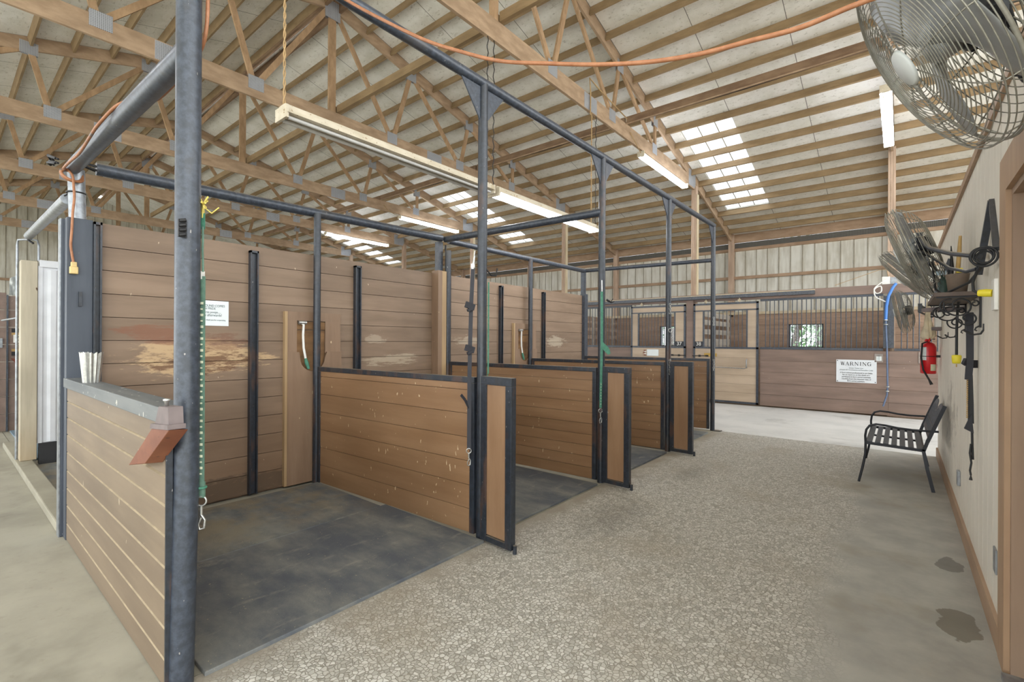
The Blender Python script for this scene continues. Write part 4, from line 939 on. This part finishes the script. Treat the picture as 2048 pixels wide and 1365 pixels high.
# scroll shelf
sh = thing('scroll_shelf', (.385,4.35,1.62), 'small brown shelf on black scrolled iron brackets on the cream wall', 'shelf')
b = MB(); b.box((.165,4.06,1.80), (.383,5.05,1.825)); b.build('shelf_board', painted('brown_shelf', (84,70,62), (104,88,78), (1,.2,1), 8, .6, 0), sh)
def scroll(c, R, a0, turns, shrink, y, s=1):
    pts = []
    for i in range(40):
        t_ = i/39; a = a0+s*turns*2*PI*t_; r = R*(1-shrink*t_); pts.append((c[0]+r*math.cos(a), y, c[1]+r*math.sin(a)))
    return pts
for y in (4.09, 4.95):
    b = MB(); b.box((.375,y-.012,1.60), (.384,y+.012,1.80)); b.box((.175,y-.012,1.79), (.384,y+.012,1.80))
    b.tube(scroll((.285,1.74), .075, PI*.9, 1.35, .75, y), .0055, 6); b.tube(scroll((.325,1.66), .05, PI*.9, 1.3, .7, y, 1), .0055, 6); b.tube(scroll((.235,1.735), .05, PI*.4, 1.2, .75, y, 1), .0055, 6)
    b.tube([(.375,y,1.61),(.36,y,1.60),(.355,y,1.585),(.365,y,1.58)], .005, 6); b.tube(scroll((.355,1.75), .02, PI*.6, 1.1, .6, y, -1), .0045, 6); b.build('iron_bracket', BLACKM, sh)
# things on the shelf
t = thing('tool_pail', (.27,4.35,1.825), 'tan pail of brushes and sticks standing on the scroll shelf', 'pail')
b = MB(); b.lathe([(.0,.0),(.045,.0),(.06,.13),(.064,.135),(.056,.135),(.04,.01),(0,.01)], (.29,4.30,1.825), (0,0,1), 18); b.build('bucket', flat('dull_pail', (124,108,94), .6), t)
b = MB(); b.tube([(.285,4.35,1.84),(.30,4.34,2.10),(.305,4.34,2.22)], [.012,.012,.008], 8); b.build('wooden_stick', YWOOD, t)
b = MB(); b.tube([(.26,4.4,1.9),(.27,4.42,2.02),(.265,4.42,2.17)], [.012,.011,.003], 8); b.build('black_brush', BLKRUB, t)
b = MB(); b.cbox((.30,4.31,1.985), (.03,.03,.03)); b.build('yellow_cap', YELLOW, t)
t = thing('spray_bottle', (.24,4.55,1.825), 'dark green bottle with a pale sprayer on the scroll shelf', 'bottle'); b = MB(); b.lathe([(0,0),(.03,0),(.032,.02),(.032,.11),(.014,.14),(.012,.17),(0,.17)], (.235,4.62,1.825), (0,0,1), 14); b.build('body', GREENB, t); b = MB(); b.cbox((.225,4.62,2.01), (.055,.022,.03)); b.build('sprayer', flat('pale_blue', (176,196,208), .5), t)
t = thing('wooden_wedge', (.2,4.95,1.79), 'pale wooden board corner jutting from the far end of the scroll shelf', 'board'); b = MB(); b.prism([(.19,4.96),(.383,4.96),(.383,5.25),(.13,5.1)], lambda x, y, d: (x,y,1.755+d), .03); b.build('slab', MAUVE, t)
# coat hooks
for y, x1, lab in ((3.97,.30,'nearest black wire coat hook on the cream wall, below the scroll shelf'), (5.75,.315,'middle small wire coat hook, far side of the scroll shelf'), (6.7,.30,'farthest wire coat hook on the cream wall, near the white box')):
    b = MB(); z = 1.575; b.tube([(.384,y,z+.045),(.383,y,z+.01),(.37,y,z-.015),(.34,y,z-.02),(.315,y,z-.008),(x1-.005,y,z+.008)], .0055, 8); b.tube([(.34,y,z-.02),(.32,y+.02,z-.004),(.305,y+.025,z+.004)], .004, 6); o = b.build('coat_hook', BLACKM); tag(o, lab, 'hook', 'wire hooks on the cream wall')
# harness strap
t = thing('harness_strap', (.34,4.2,.65), 'long grey and black harness strap hanging from the scroll shelf down the cream wall', 'strap')
hy = 4.2
strap([(.338,hy,1.70),(.342,hy,1.55),(.343,hy,1.40),(.336,hy,1.27)], .034, BLKSTRAP, 'upper_pad', t, .03, (1,0,0))
strap([(.352,hy+.03,1.70),(.352,hy+.03,1.6)], .02, BLKRUB, 'black_loop', t, .012, (1,0,0))
strap([(.345,hy,1.37),(.375,hy+.04,1.37)], .05, BLKSTRAP, 'side_tab', t, .02, (0,0,1)); strap([(.33,hy,1.375),(.312,hy-.02,1.39)], .04, BLKSTRAP, 'side_tab', t, .016, (0,0,1))
strap([(.343,hy+.01,1.30),(.348,hy+.01,1.12),(.35,hy+.01,.99)], .028, BLKRUB, 'braided_strap', t, .014, (1,0,0))
b = MB(); [b.cbox((.331,hy-.002,1.28-.012*i), (.008,.012,.007)) for i in range(22)]; b.build('brown_braid', YWOOD, t)
b = MB(); b.prism([(.318,.955),(.352,1.055),(.362,.93)], lambda x, z, d: (x,hy-.01+d,z), .03); b.build('leather_flap', BLKSTRAP, t)
b = MB(); b.tube([(.355,hy+.01,.95),(.357,hy+.01,.85),(.36,hy+.01,.76)], .007, 6); b.tube([(.35,hy,.86),(.345,hy,.80),(.352,hy,.74),(.346,hy,.69),(.35,hy,.66)], .006, 6); b.tube([(.35,hy,.66),(.35,hy,.63)], [.003,.010], 6); b.build('cord_end', BLKRUB, t)
# wall-end box, extinguisher, gloves
t = thing('wall_cabinet', (.33,7.5,1.62), 'white box high at the far end of the cream wall above the extinguisher', 'box'); b = MB(); b.box((.325,7.75,1.70), (.384,8.0,2.02)); b.build('body', WHITE, t, bevel=.004); b = MB(); b.box((.30,7.7,2.02), (.384,8.05,2.05)); b.build('top_ledge', MAUVE, t); b = MB(); b.box((.29,7.72,1.66), (.384,8.04,1.70)); b.build('lower_bracket', MAUVE, t)
t = thing('fire_extinguisher', (.30,8.05,1.13), 'red fire extinguisher on the far end of the cream wall', 'fire extinguisher')
EX, EY, EZ = .27, 7.95, 1.12
b = MB(); b.lathe([(0,0),(.07,0),(.078,.01),(.078,.33),(.06,.375),(.03,.395),(0,.4)], (EX,EY,EZ), (0,0,1), 22); b.build('cylinder', RED, t)
b = MB(); 
def curved(a0, a1, z0, z1, m, nm):
    b = MB(); n = 8; A = [math.radians(a0+(a1-a0)*i/n) for i in range(n+1)]
    b.add([(EX+.0787*math.cos(a), EY+.0787*math.sin(a), EZ+z) for z in (z0, z1) for a in A], [(i,i+1,n+2+i,n+1+i) for i in range(n)], 0, True); b.build(nm, m, t)
curved(195, 255, .17, .335, PAPER, 'label_band'); curved(285, 335, .04, .12, CREAMP, 'lower_label')
b = MB(); b.ring((EX,EY,EZ+.22), (0,0,1), .081, .004, 24, 6); b.bar((EX+.07,EY,EZ+.22), (.384,EY,EZ+.22), .03, .03); b.build('wall_strap', BLACKM, t)
b = MB(); b.disc((EX,EY,EZ+.4), (EX,EY,EZ+.44), .016, 12); b.bar((EX-.02,EY,EZ+.45), (EX+.07,EY-.03,EZ+.475), .02, .012); b.bar((EX-.02,EY,EZ+.43), (EX+.06,EY-.03,EZ+.435), .018, .01); b.build('valve_handle', BLACKM, t)
b = MB(); b.tube([(EX+.02,EY-.02,EZ+.42),(EX-.06,EY-.08,EZ+.38),(EX-.07,EY-.09,EZ+.2),(EX-.05,EY-.085,EZ+.05),(EX+.01,EY-.09,EZ-.08)], .010, 8); b.build('hose', BLKRUB, t); b = MB(); b.tube([(EX+.01,EY-.09,EZ-.08),(EX+.03,EY-.09,EZ-.13)], [.012,.018], 10); b.build('horn', BLKRUB, t)
t = thing('cloth_gloves', (.25,7.7,1.55), 'cream cloth bag hanging in folds above the red extinguisher', 'cloth bag')
b = MB(); prof = [(.010,.46),(.014,.40),(.022,.30),(.036,.2),(.056,.1),(.060,.05),(.04,.01),(.01,0)]; n = 24
b.add([(.255+r*(1+.3*math.sin(3*a+h*9)+.15*math.sin(7*a))*math.cos(a), 7.75+r*(1+.3*math.sin(3*a+h*9)+.15*math.sin(7*a))*math.sin(a), 1.545+h) for r, h in prof for a in [2*PI*k/n for k in range(n)]],
      [(i*n+k, i*n+(k+1) % n, (i+1)*n+(k+1) % n, (i+1)*n+k) for i in range(len(prof)-1) for k in range(n)], 0, True); b.build('cloth', GLOVE, t)
b = MB(); b.tube([(.255,7.75,2.0),(.30,7.8,2.05),(.33,7.85,2.06)], .006, 6); b.build('string', GLOVE, t)
b = MB(); b.tube([(.255,7.72,1.56),(.235,7.70,1.53)], .012, 8); b.tube([(.27,7.72,1.56),(.265,7.70,1.525)], .012, 8); b.build('red_tab', RED, t)
# ------------------------------------------------------------------ fans
def make_fan(label, R=.38):
    f = thing('wall_fan', (0,0,0), label, 'fan', 'caged fans on the cream wall')
    zf = lambda r: .012+.05*(1-(r/R)**5); zr = lambda r: -.06-.13*(1-(r/R)**4)
    b = MB(); n = 21
    for i in range(1, n+1):
        r = .06+(R-.06)*i/n; b.ring((0,0,zf(r)), (0,0,1), r, .0019, 56, 4)
    for z in (.012, -.006, -.026): b.ring((0,0,z), (0,0,1), R+.003, .0022, 56, 4)
    RR = (.05,.12,.2,.27,.32,.355,R)
    for k in range(10):
        a = 2*PI*k/10; b.tube([(r*math.cos(a), r*math.sin(a), zf(r)-.002) for r in RR]+[(R*math.cos(a),R*math.sin(a),-.05)], .0026, 4)
    b.build('front_guard', FANW, f)
    b = MB(); n = 13
    for i in range(1, n+1):
        r = .10+(R-.10)*i/n; b.ring((0,0,zr(r)), (0,0,1), r, .0022, 56, 4)
    b.ring((0,0,-.04), (0,0,1), R+.006, .006, 56, 8)
    for k in range(10):
        a = 2*PI*(k+.5)/10; b.tube([(r*math.cos(a), r*math.sin(a), zr(r)+.002) for r in (.08,.14,.2,.28,.34,R)], .003, 4)
    b.build('rear_guard', FANW, f)
    b = MB(); b.lathe([(0,.012),(.062,.01),(.07,.0),(.06,-.004),(0,-.004)], (0,0,.066), (0,0,1), 28); b.build('front_badge', BADGE, f)
    b = MB(); N, Mm = 10, 6
    for k in range(3):
        a0 = 2*PI*k/3+.5; vs = []
        for th in (0, .003):
            for i in range(N+1):
                r = .05+(R-.075)*i/N; wd = .75+.40*math.sin(PI*min(1,i/N*.9+.1))
                for j in range(Mm+1):
                    u = j/Mm-.5; a = a0+u*wd*1.35; vs.append((r*math.cos(a), r*math.sin(a), -.05+u*.10*(1-.3*i/N)+.006*math.cos(u*PI)+th))
        w_ = Mm+1; o_ = (N+1)*w_; fs = []
        for i in range(N):
            for j in range(Mm): q = (i*w_+j, i*w_+j+1, (i+1)*w_+j+1, (i+1)*w_+j); fs += [q, tuple(o_+x for x in q[::-1])]
        edge = [j for j in range(w_)] + [i*w_+Mm for i in range(1,N+1)] + [N*w_+j for j in range(Mm-1,-1,-1)] + [i*w_ for i in range(N-1,0,-1)]
        fs += [(edge[i], edge[(i+1) % len(edge)], o_+edge[(i+1) % len(edge)], o_+edge[i]) for i in range(len(edge))]
        b.add(vs, fs, 0, True)
    b.lathe([(0,.03),(.045,.028),(.055,.01),(.055,-.04),(0,-.04)], (0,0,-.03), (0,0,1), 24); b.build('blade', FANA, f)
    b = MB(); b.lathe([(0,-.08),(.05,-.08),(.075,-.09),(.078,-.165),(.06,-.185),(0,-.19)], (0,0,0), (0,0,1), 28)
    for k in range(10): a = 2*PI*k/10; b.bar((.078*math.cos(a),.078*math.sin(a),-.095), (.078*math.cos(a),.078*math.sin(a),-.16), .008, .012, (math.cos(a),math.sin(a),0))
    b.build('motor', MOTOR, f)
    return f
SPIN = math.radians(60)
def place(o, c, n, up=(0,0,1), s=1.):
    n = Vector(n).normalized(); x = Vector(up).cross(n).normalized(); y = n.cross(x)
    o.rotation_mode = 'QUATERNION'; o.rotation_quaternion = (Matrix((x, y, n)).transposed() @ Matrix.Rotation(SPIN, 3, 'Z')).to_quaternion(); o.location = c; o.scale = (s,s,s)
FANS = [((.067,2.141,2.49), (-.864,-.091,-.495), 1.0, 'large caged fan filling the upper right corner, seen from the front'),
        ((.033,4.575,2.172), (-.937,.085,-.34), .868, 'caged fan seen from behind, held by long black arms above the scroll shelf'),
        ((.042,6.158,2.158), (-.737,.069,-.672), .842, 'caged fan partly hidden behind the second fan, tilted down'),
        ((-.016,7.574,1.889), (-.98,.003,-.199), .71, 'smallest caged fan, farthest along the cream wall by the white box')]
f0 = make_fan(FANS[0][3])
flist = [f0] + [dup(f0, (0,0,0), F[3]) for F in FANS[1:]]
for o, F in zip(flist, FANS): place(o, F[0], F[1], (0,0,1), F[2])
# wall mounts
def mount(y, z, fc, fn, label, wy):
    m_ = thing('fan_bracket', (XW,wy,z), label, 'fan bracket', 'fan wall brackets')
    c = Vector(fc); n = Vector(fn).normalized(); e = c - n*.2
    b = MB(); b.box((XW-.012,wy-.02,z-.16), (XW,wy+.02,z+.22)); b.build('wall_strip', ARMM, m_)
    p = Vector((XW-.06,wy,z))
    b = MB(); b.bar((XW-.015,wy,z+.21), (XW-.075,wy,z-.0), .022, .03, (1,0,0)); b.bar((XW-.015,wy-.0,z+.21),(XW-.02,wy+.1,z-.13), .022,.03,(1,0,0)); b.build('hinge_yoke', ARMM, m_)
    k = Vector((0,0,.05)); b = MB(); b.tube([p+k, p+(e+k-p)*.5, e+k*.6], [.014,.015,.018], 12); b.build('upper_arm', ARMM, m_)
    b = MB(); b.tube([p-k*.4, p+(e-k-p)*.15-Vector((0,0,.03)), p+(e-k-p)*.5-Vector((0,0,.02)), e-k], .011, 10); b.build('lower_arm', ARMM, m_)
    b = MB(); b.cbox(e, (.04,.04,.11)); b.build('motor_clamp', ARMM, m_)
    return m_
m_ = thing('fan_bracket', (XW,3.7,2.1), 'long black swing bracket on the cream wall holding the second fan', 'fan bracket', 'fan wall brackets')
c_ = Vector(FANS[1][0]); n_ = Vector(FANS[1][1]).normalized(); e_ = c_-n_*.075+Vector((0,0,.05))
b = MB(); b.bar((.375,3.60,2.27), (.345,3.80,1.90), .024, .03, (1,0,0)); b.bar((.378,3.60,2.27), (.375,3.40,1.98), .026, .03, (1,0,0)); b.build('wall_yoke', ARMM, m_)
b = MB(); b.tube([(.345,3.72,1.99), (.24,3.95,2.05), (.15,4.25,2.14), tuple(e_+Vector((0,0,.03)))], [.013,.0135,.015,.018], 12); b.build('upper_arm', ARMM, m_)
b = MB(); b.tube([(.335,3.78,1.93), (.30,3.86,1.925), (.24,4.1,1.98), tuple(e_-Vector((0,0,.06)))], .010, 10); b.build('lower_arm', ARMM, m_)
b = MB(); b.cbox(tuple(e_), (.04,.05,.12)); b.build('motor_clamp', ARMM, m_)
mount(0, 2.12, FANS[2][0], FANS[2][1], 'black bracket holding the third fan, beyond the scroll shelf', 6.3)
mount(0, 1.87, FANS[3][0], FANS[3][1], 'black bracket with two bars holding the smallest fan', 8.25)
mount(0, 2.42, FANS[0][0], FANS[0][1], 'black bracket over the door holding the large near fan', 2.35)
b = MB(); rr = random.Random(6)
for i in range(4):
    c = Vector((.325,3.41,1.945)); q = .032+.006*i
    b.ring(c+Vector((rr.uniform(-.01,.01),rr.uniform(-.01,.01),rr.uniform(-.012,.012))), (.15+rr.uniform(-.1,.1),1,.1+rr.uniform(-.2,.2)), q, .0055, 28, 7)
b.tube([(.34,3.45,1.92),(.31,3.85,1.86),(.22,4.3,1.83),(.19,4.5,1.88),(.18,4.56,2.0),(.175,4.55,2.12)], .0075, 7)
o = b.build('coiled_power_cable', BLKRUB); tag(o, 'coiled black cord looped on the second fan bracket', 'cord')
# ------------------------------------------------------------------ bench
bn = thing('garden_bench', (-.05,7.0,0), 'black metal garden bench with slatted seat and two arched backrests', 'bench')
BX0, BX1, YA, YB = -.285, .19, 6.40, 7.68
for s, y in ((-1, YA), (1, YB)):
    b = MB(); b.tube([(-.345,y+s*.03,0),(-.315,y+s*.015,.15),(-.290,y,.30),(-.288,y,.44)], .0125, 10); b.build('front_leg', LEGM, bn)
    b = MB(); b.bar((.262,y+s*.02,0), (.215,y+s*.01,.22), .03, .02, (0,1,0)); b.bar((.215,y+s*.01,.22), (.185,y,.40), .03, .02, (0,1,0)); b.bar((.185,y,.40), (.215,y,.50), .03, .02, (0,1,0)); b.bar((.215,y,.50), (.345,y,.875), .032, .02, (0,1,0)); b.build('rear_leg', LEGM, bn)
    b = MB(); b.tube([(-.288,y,.40),(-.292,y,.50),(-.283,y,.565),(-.255,y,.612),(-.20,y,.632),(-.12,y,.628),(-.02,y,.612),(.1,y,.606),(.30,y,.612)], .0115, 10); b.build('armrest', LEGM, bn)
    b = MB(); b.bar((-.288,y,.425), (.195,y,.405), .02, .028); b.build('seat_side_rail', LEGM, bn)
b = MB(); b.bar((-.28,YA,.425), (-.28,YB,.425), .02, .02); b.bar((.185,YA,.40), (.185,YB,.40), .02, .02); b.bar((-.28,7.04,.418),(.19,7.04,.398),.02,.02); b.build('seat_cross_rail', LEGM, bn)
b = MB()
for i in range(7):
    x = -.255+.0685*i; z = .440-.0035*i; b.bar((x,YA+.01,z), (x,YB-.01,z), .047, .006)
b.build('seat_slats', BENCHM, bn)
D = Vector((.13,0,.375)).normalized()
for y0, y1 in ((YA+.03,7.03), (7.05,YB-.03)):
    b = MB(); base = Vector((.221,0,.517)); hgt = .385; yc = (y0+y1)/2; hw = (y1-y0)/2
    P = lambda y, h, o=0: Vector((base.x, y, base.z)) + D*h + Vector((-D.z,0,D.x))*o
    th = .006; top = lambda y: hgt-.02 - .10*abs((y-yc)/hw)**3.0
    nb = 24; ws = 2*hw/nb
    for i in range(nb):
        ya, yb = y0+i*ws, y0+(i+1)*ws; solid = i in (0, nb-1) or i % 2 == 0
        segs = [(0, top(ya), top(yb))] if i in (0, nb-1) else ([(0, top(ya), top(yb))] if solid else [(0,.05,.05), None])
        for sgm in segs:
            if sgm is None: a0 = (top((ya+yb)/2)-.055); q = [(ya,a0),(yb,a0),(yb,top(yb)),(ya,top(ya))]
            else: q = [(ya,0),(yb,0),(yb,sgm[2]),(ya,sgm[1])]
            vs = [P(y,h,-th/2) for y,h in q]+[P(y,h,th/2) for y,h in q]; b.add(vs, [(0,1,2,3),(7,6,5,4),(0,4,5,1),(1,5,6,2),(2,6,7,3),(3,7,4,0)])
    b.build('backrest', BENCHM, bn)
b = MB(); b.bar((.262,YA,.64), (.262,YB,.64), .012, .012); b.build('back_rail', LEGM, bn)
# ------------------------------------------------------------------ tube lights
def fixture(x, y0, y1, z, lit, label, chains=None, two=False):
    f = thing('tube_light', (x,(y0+y1)/2,z), label, 'tube light', 'ceiling tube lights')
    b = MB()
    if two: b.box((x-.055,y0,z+.03), (x+.055,y1,z+.10)); b.prism([(-.11,.012),(.11,.012),(.06,.032),(-.06,.032)], lambda a, c, d: (x+a, y0+d*(y1-y0), z+c), 1)
    else: b.box((x-.032,y0,z+.0), (x+.032,y1,z+.075))
    b.build('housing', FIXT, f); hw = .10 if two else .075
    for e in (y0, y1): b = MB(); b.box((x-hw,e-.012,z-.03), (x+hw,e+.012,z+.08)); b.build('end_cap', FIXT, f)
    for dx in ((-.05, .05) if two else (-.058, .058)):
        b = MB(); b.tube([(x+dx,y0+.03,z-.008),(x+dx,y1-.03,z-.008)], .017, 10); b.build('tube', TUBE_ON if lit else TUBE_OFF, f)
    return f
fixture(-4.12, 1.89, 4.54, 3.42, False, 'dusty unlit tube light hanging on ropes over the first two wash stalls', None, True)
fixture(-4.12, 4.64, 7.25, 3.42, True, 'lit tube light hanging on ropes above the cross pipe of the stalls', None, True)
fixture(-.19, 9.1, 11.7, 5.33, True, 'lit double tube light above the timber column at right')
fixture(XK(1)-.0, 9.18, 11.75, 5.33, True, 'lit tube light under the truss chord above the far front posts')
fixture(XK(3), 9.2, 11.7, 5.33, True, 'lit tube light under the third truss on the left, over the brown wall')
fixture(XK(4), 8.95, 11.65, 5.33, True, 'lit tube light farthest left, low over the brown wall')
fixture(XK(2), -2.9, -.4, 5.33, True, 'added out-of-view tube light under the near end of the second truss')  # these five near-side lamps are unseen, added to light the near roof slope
fixture(XK(0), -2.9, -.4, 5.33, True, 'added out-of-view tube light under the near end of the first truss')
fixture(XK(1), -2.9, -.4, 5.33, True, 'added out-of-view tube light under the near end of the truss with the near chord splice')
fixture(XK(3), -2.9, -.4, 5.33, True, 'added out-of-view tube light under the near end of the fourth truss')
fixture(XK(4), -2.9, -.4, 5.33, True, 'added out-of-view tube light under the near end of the fifth truss')
for (y, zt, m, nm) in ((1.91, 5.43, ROPE, 'twisted tan rope holding the near end of the unlit tube light'), (4.62, 5.43, BLACKM, 'dark chain holding the lights where lit and unlit tubes meet'), (4.50, 5.43, BLACKM, 'thin dark wire beside the chain between the hanging lights'), (7.15, 5.43, ROPE, 'tan cord holding the far end of the lit hanging light'), (7.3, 5.43, BLACKM, 'dark wire beside the far end of the lit hanging light')):
    b = MB(); n = 60; z0 = 3.52; pts1 = [(-4.12+.008*math.cos(i*1.2), y+.008*math.sin(i*1.2), z0+(zt-z0)*i/n) for i in range(n+1)]; b.tube(pts1, .006, 5)
    if m is ROPE: b.tube([(-4.12-.008*math.cos(i*1.2), y-.008*math.sin(i*1.2), z0+(zt-z0)*i/n) for i in range(n+1)], .006, 5)
    o = b.build('hanging_rope' if m is ROPE else 'hanging_chain', m); tag(o, nm, 'rope' if m is ROPE else 'chain')
b = MB(); b.tube([(XK(1)+.05,7.05,5.75),(XK(1)+.06,7.0,5.95),(XK(1)+.06,7.3,5.9),(XK(1)+.06,8.42,5.78)], .011, 7); b.tube([(XK(1)+.05,7.05,5.75),(XK(1)+.05,7.05,5.35)], .011, 7); o = b.build('bent_conduit', ROPE); tag(o, 'bent conduit over the nail plate of the second truss', 'conduit')
b = MB(); b.tube([(XK(1)+.03,8.6,5.6),(XK(1)+.08,8.7,5.45),(XK(1)+.04,9.0,5.38),(XK(1),9.17,5.38)], .008, 7); o = b.build('light_cord', ROPE); tag(o, 'short cord feeding the lit tube light on the second truss', 'cord', 'cords feeding the tube lights')
dup(o, (XK(3)-XK(1),0,0), 'short cord feeding the lit tube light on the third left truss')
# ------------------------------------------------------------------ orange extension cord
oc = thing('extension_cord', (-2.4,1.2,2.0), 'orange extension cord swagged from near fan to pipe frame and down the corner post', 'extension cord')
b = MB(); b.tube(smooth([(-.03,1.80,2.545),(-.12,1.768,2.526),(-.253,1.75,2.507),(-.394,1.73,2.511),(-.551,1.709,2.517),(-.725,1.686,2.543),(-.92,1.659,2.592),(-1.139,1.63,2.663),(-1.387,1.596,2.75),(-1.61,1.566,2.864),(-1.828,1.537,2.99),(-2.105,1.499,3.182),(-2.38,1.462,3.385),(-2.43,1.30,3.43),(-2.42,.9,3.44)]), .0085, 8); b.build('swag', ORANGE, oc)
b = MB(); b.tube(smooth([(-2.42,.9,3.44),(-2.39,.775,3.42),(-2.41,.775,3.2),(-2.42,.77,2.88),(-2.6,.765,2.80),(-3.1,.765,2.80),(-3.28,.72,2.825),(-3.38,.65,2.81),(-3.62,.605,2.752),(-3.84,.603,2.74),(-4.2,.607,2.73),(-4.5,.60,2.74),(-4.75,.60,2.75),(-4.81,.63,2.76),(-4.80,.655,2.72),(-4.79,.66,2.64),(-4.785,.663,2.55),(-4.785,.655,2.44),(-4.785,.65,2.30),(-4.785,.645,2.2),(-4.785,.652,2.13),(-4.782,.66,2.07)]), .0085, 8); b.build('run_along_pipe', ORANGE, oc)
b = MB(); b.ring((-4.87,.66,2.745), (.9,0,.5), .062, .009, 24, 8); b.ring((-4.85,.66,2.73), (.7,.2,.7), .062, .009, 24, 8); b.build('wrap', ORANGE, oc)
b = MB(); b.box((-4.797,.645,2.035), (-4.772,.68,2.075)); b.box((-4.798,.638,1.985), (-4.768,.687,2.04)); b.build('socket_end', BEIGE, oc, bevel=.006)
b = MB(); b.cbox((-4.788,.70,1.80),(.02,.018,.11)); o = b.build('door_bolt', PIPEW); tag(o, 'small slate bolt fixed on the wide corner board', 'bolt')
# ------------------------------------------------------------------ world, camera, view
w = bpy.data.worlds.new('overcast_sky'); sc.world = w; w.use_nodes = True
bg = w.node_tree.nodes['Background']; bg.inputs[0].default_value = (.93,.97,1.0,1); bg.inputs[1].default_value = 2.0
cam = bpy.data.cameras.new('camera'); co = bpy.data.objects.new('camera', cam); COL.objects.link(co)
yaw, pitch, roll = (math.radians(a) for a in (39.342, .021, .320))
f0_ = Vector((-math.sin(yaw), math.cos(yaw), 0)); r0_ = Vector((math.cos(yaw), math.sin(yaw), 0)); u0_ = Vector((0,0,1))
fw = math.cos(pitch)*f0_ + math.sin(pitch)*u0_; up = math.cos(pitch)*u0_ - math.sin(pitch)*f0_
rt = math.cos(roll)*r0_ + math.sin(roll)*up; up2 = math.cos(roll)*up - math.sin(roll)*r0_
M4 = Matrix((rt, up2, -fw)).transposed().to_4x4(); M4.translation = Vector((0,0,1.5)); co.matrix_world = M4
cam.sensor_width = 36; cam.lens = 948.2*36/2048; cam.clip_end = 200; cam.clip_start = .02
sc.camera = co
vs_ = sc.view_settings; vs_.view_transform = 'Standard'; vs_.look = 'None'; vs_.gamma = 1; vs_.use_curve_mapping = False; vs_.exposure = 1.15
sc.cycles.max_bounces = 10; sc.cycles.diffuse_bounces = 7; sc.cycles.transparent_max_bounces = 16
for o in bpy.data.objects:
    if '_o' in o: del o['_o']
